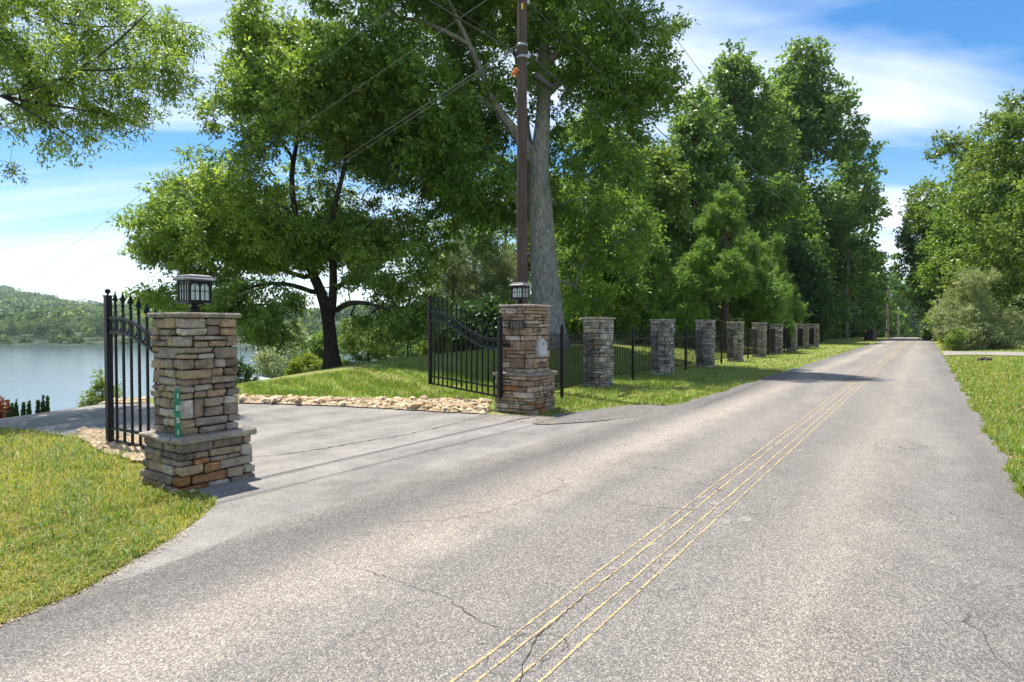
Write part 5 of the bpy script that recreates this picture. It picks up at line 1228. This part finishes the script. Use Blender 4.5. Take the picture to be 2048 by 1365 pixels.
# ------------------------------------------------------------------ grass
pier_rects = [(p1c, 0.43), (p2c, 0.45)] + [((x, y), 0.36) for x, y in piers]
def clear_of(x, y, margin=0.0):
    l, s = LS(x, y)
    e_lo = -0.83 + road_edge_noise(s, 1); e_hi = road_hi(s)
    ok = (l < e_lo + 0.03) | (l > e_hi - 0.05)
    ok &= ~in_poly_np(x, y, drive_outline); ok &= ~in_poly_np(x, y, lip); ok &= ~in_poly_np(x, y, gd)
    for (c, r) in pier_rects:
        lx = (x - c[0]) * math.cos(RZ) + (y - c[1]) * math.sin(RZ); ly = -(x - c[0]) * math.sin(RZ) + (y - c[1]) * math.cos(RZ)
        ok &= ~((np.abs(lx) < r) & (np.abs(ly) < r))
    return ok
def grass_patch(label, region, n, hgt, wid, seed, blades=3, dens=None, dry=0.12, lean=.5):
    """region: photo polygon of the ground patch; tufts of curved blades"""
    rng = np.random.default_rng(seed); xs = [p[0] for p in region]; ys = [p[1] for p in region]
    px = rng.uniform(min(xs), max(xs), n * 3); py = rng.uniform(min(ys), max(ys), n * 3); k = in_poly_np(px, py, region); px = px[k][:n]; py = py[k][:n]
    X, Y, Z = G(px, py); ok = clear_of(X, Y) & (Y < 80)
    pn = 0.5 + 0.2 * (np.sin(X * 2.1 + seed) * np.cos(Y * 1.7) + np.sin(X * 5.3 + Y * 4.1 + np.sin(X * 3)) + .8 * np.sin(X * 11.7 - Y * 3.1) * np.sin(Y * 9.3 + X * 2)) + rng.normal(0, .1, len(X))
    ok &= rng.uniform(size=len(X)) < np.clip(0.05 + 1.3 * pn, 0.12, 1)
    X, Y, Z, pn = X[ok], Y[ok], Z[ok], pn[ok]; dist = np.hypot(X, Y)
    sc = np.maximum(1.0, dist / 7.0) ** 0.75
    B = blades; X = np.repeat(X, B); Y = np.repeat(Y, B); Z = np.repeat(Z, B); sc = np.repeat(sc, B); pn = np.repeat(pn, B); m = len(X)
    X = X + rng.normal(0, .014, m) * sc; Y = Y + rng.normal(0, .014, m) * sc; Z = H(X, Y)
    a = rng.uniform(0, 2 * np.pi, m); hh_ = hgt * rng.lognormal(0, .35, m) * (0.6 + 0.7 * pn) * np.minimum(sc, 1.5); w = wid * rng.uniform(.6, 1.3, m) * sc
    ln = rng.uniform(.15, 1.0, m) * lean * hh_ * 1.6; b = a + np.pi / 2 + rng.normal(0, .5, m)
    base = np.stack([X, Y, Z - .03], 1); sd = np.stack([np.cos(a), np.sin(a), 0 * a], 1) * w[:, None] * .5; dr = np.stack([np.cos(b), np.sin(b), 0 * b], 1)
    mid = base + dr * (ln * .35)[:, None] + np.array([0, 0, 1.0]) * (hh_ * .62 + .03)[:, None]; tipp = base + dr * ln[:, None] + np.array([0, 0, 1.0]) * (hh_ + .03 - ln * .25)[:, None]
    V = np.stack([base - sd, base + sd, mid + sd * .8, mid - sd * .8, tipp], 1).reshape(-1, 3); i5 = np.arange(m) * 5
    tris = np.concatenate([np.stack([i5, i5+1, i5+2], 1), np.stack([i5, i5+2, i5+3], 1), np.stack([i5+3, i5+2, i5+4], 1)], 0)
    tint = np.clip(0.38 + 0.22 * (pn - .5) * -1 + rng.normal(0, .15, m), 0, .8); dryk = rng.uniform(size=m) < dry * (1.6 - pn); tint = np.where(dryk, rng.uniform(.85, 1, m), tint)
    o = link('grass', np_mesh('grass', V, tris, attrs={'tint': np.repeat(tint, 5)}), M['grass']); tag(o, label, 'grass', kind='stuff'); TOT[0] += m * 1.5; return o
grass_patch('rough yellowing grass in the left foreground around the stone pier', [(-40, 850), (120, 850), (225, 872), (300, 890), (365, 960), (440, 985), (450, 1010), (300, 1130), (120, 1200), (-40, 1270)], 34000, .032, .0055, 1, 3, dry=.58, lean=1.0)
grass_patch('smooth sunlit lawn between the rock border and the crest', [(462, 770), (640, 748), (860, 722), (1000, 700), (1000, 806), (900, 802), (700, 799), (462, 796)], 15000, .03, .006, 2, 2, dry=.12)
grass_patch('grass verge between the fence and the road', [(1090, 700), (1740, 684), (1740, 690), (1500, 770), (1340, 818), (1240, 830), (1090, 830)], 16000, .035, .006, 3, 2, dry=.16)
grass_patch('patchy grass along the right edge of the road', [(1880, 684), (2080, 684), (2080, 1010), (2030, 990), (1900, 740)], 22000, .032, .006, 4, 3, dry=.36, lean=.7)
grass_patch('darker taller weed tufts dotted through the left foreground grass', [(-40, 870), (300, 900), (440, 1000), (250, 1130), (-40, 1250)], 900, .07, .009, 11, 5, dry=.05, lean=1.0)
grass_patch('taller grass tufts along the right road edge', [(1890, 720), (2080, 720), (2080, 1010), (2030, 985), (1900, 740)], 900, .07, .009, 12, 5, dry=.08, lean=1.0)
# a few weed stalks in the near grass
m = MB(); rgw = random.Random(5)
for _ in range(90):
    px = rgw.uniform(0, 300); py = rgw.uniform(870, 930) if rgw.random() < .7 else rgw.uniform(930, 1080)
    X, Y, Z = [float(q) for q in G(px, py)]
    if LS(X, Y)[0] < 4.4 or in_poly(X, Y, drive_outline): continue
    h = rgw.uniform(.10, .24); q = (X + rgw.gauss(0, .03), Y + rgw.gauss(0, .03), Z + h); m.tube([(X, Y, Z), q], [.0015, .001], 3, False)
    m.lathe(q, [(.002, -.012), (.005, 0), (.001, .014)], 4)
tag(m.build('weed_stalks', simple('dry_stalk', (.32, .27, .14), .8)), 'thin dry seed stalks rising from the left foreground grass', 'weeds', kind='stuff')
# leaf litter and grit
def litter(label, region, n, size, cols, seed, road_ok=True):
    rng = random.Random(seed); vs = []; fs = []; tt = []; xs = [p[0] for p in region]; ys = [p[1] for p in region]; nr = np.random.default_rng(seed)
    PXs = nr.uniform(min(xs), max(xs), n * 12); PYs = nr.uniform(min(ys), max(ys), n * 12); kk = in_poly_np(PXs, PYs, region)
    for X, Y, Z in zip(*[q.tolist() for q in G(PXs[kk][:n], PYs[kk][:n])]):
        s_ = rng.uniform(*size); a = rng.uniform(0, 6.3); b0 = len(vs); z = Z + .012
        for j in range(4): q = a + j * math.pi / 2; e_ = s_ * (1 if j % 2 else .55); vs.append((X + math.cos(q) * e_, Y + math.sin(q) * e_, z + rng.uniform(0, .4) * s_))
        vs.append((X, Y, z + s_ * .35)); tt += [rng.random()] * 5; fs += [(b0+j, b0+(j+1) % 4, b0+4) for j in range(4)]
    me = bpy.data.meshes.new('litter'); me.from_pydata(vs, [], fs); me.materials.append(cols); at = me.attributes.new('tint', 'FLOAT', 'POINT'); at.data.foreach_set('value', tt)
    tag(link('grit', me), label, 'grit', kind='stuff')
litter('loose dark and tan grit scattered on the apron at the road edge', [(560, 1000), (1000, 905), (1290, 835), (1320, 845), (1000, 920), (640, 1020)], 160, (.004, .012), M['rock_far'], 3)
litter('dry brown leaves scattered on the right-hand grass', [(1900, 730), (2048, 722), (2048, 960), (2000, 900)], 60, (.02, .045), M['rock_far'], 4)
litter('grit and crumbs where the grass meets the left road edge', [(0, 1235), (240, 1130), (350, 1070), (430, 1000), (445, 1005), (365, 1080), (250, 1150), (0, 1260)], 900, (.003, .009), M['rock_far'], 5)
litter('fine gravel at the foot of the right gate pier', [(960, 826), (1120, 836), (1110, 850), (940, 838)], 500, (.008, .022), M['rock_far'], 6)

# ------------------------------------------------------------------ air
m = bpy.data.materials.new('haze'); m.use_nodes = True; nt = m.node_tree; nt.nodes.clear()
o_ = nt.nodes.new('ShaderNodeOutputMaterial'); pv = nt.nodes.new('ShaderNodeVolumePrincipled'); pv.inputs['Density'].default_value = 0.00009; pv.inputs['Color'].default_value = (.74, .86, 1, 1); pv.inputs['Anisotropy'].default_value = 0.3
nt.links.new(pv.outputs[0], o_.inputs['Volume'])
hz_ = MB().box((-300, 700, 100), (7000, 4000, 240)).build('haze', m); tag(hz_, kind='stuff')
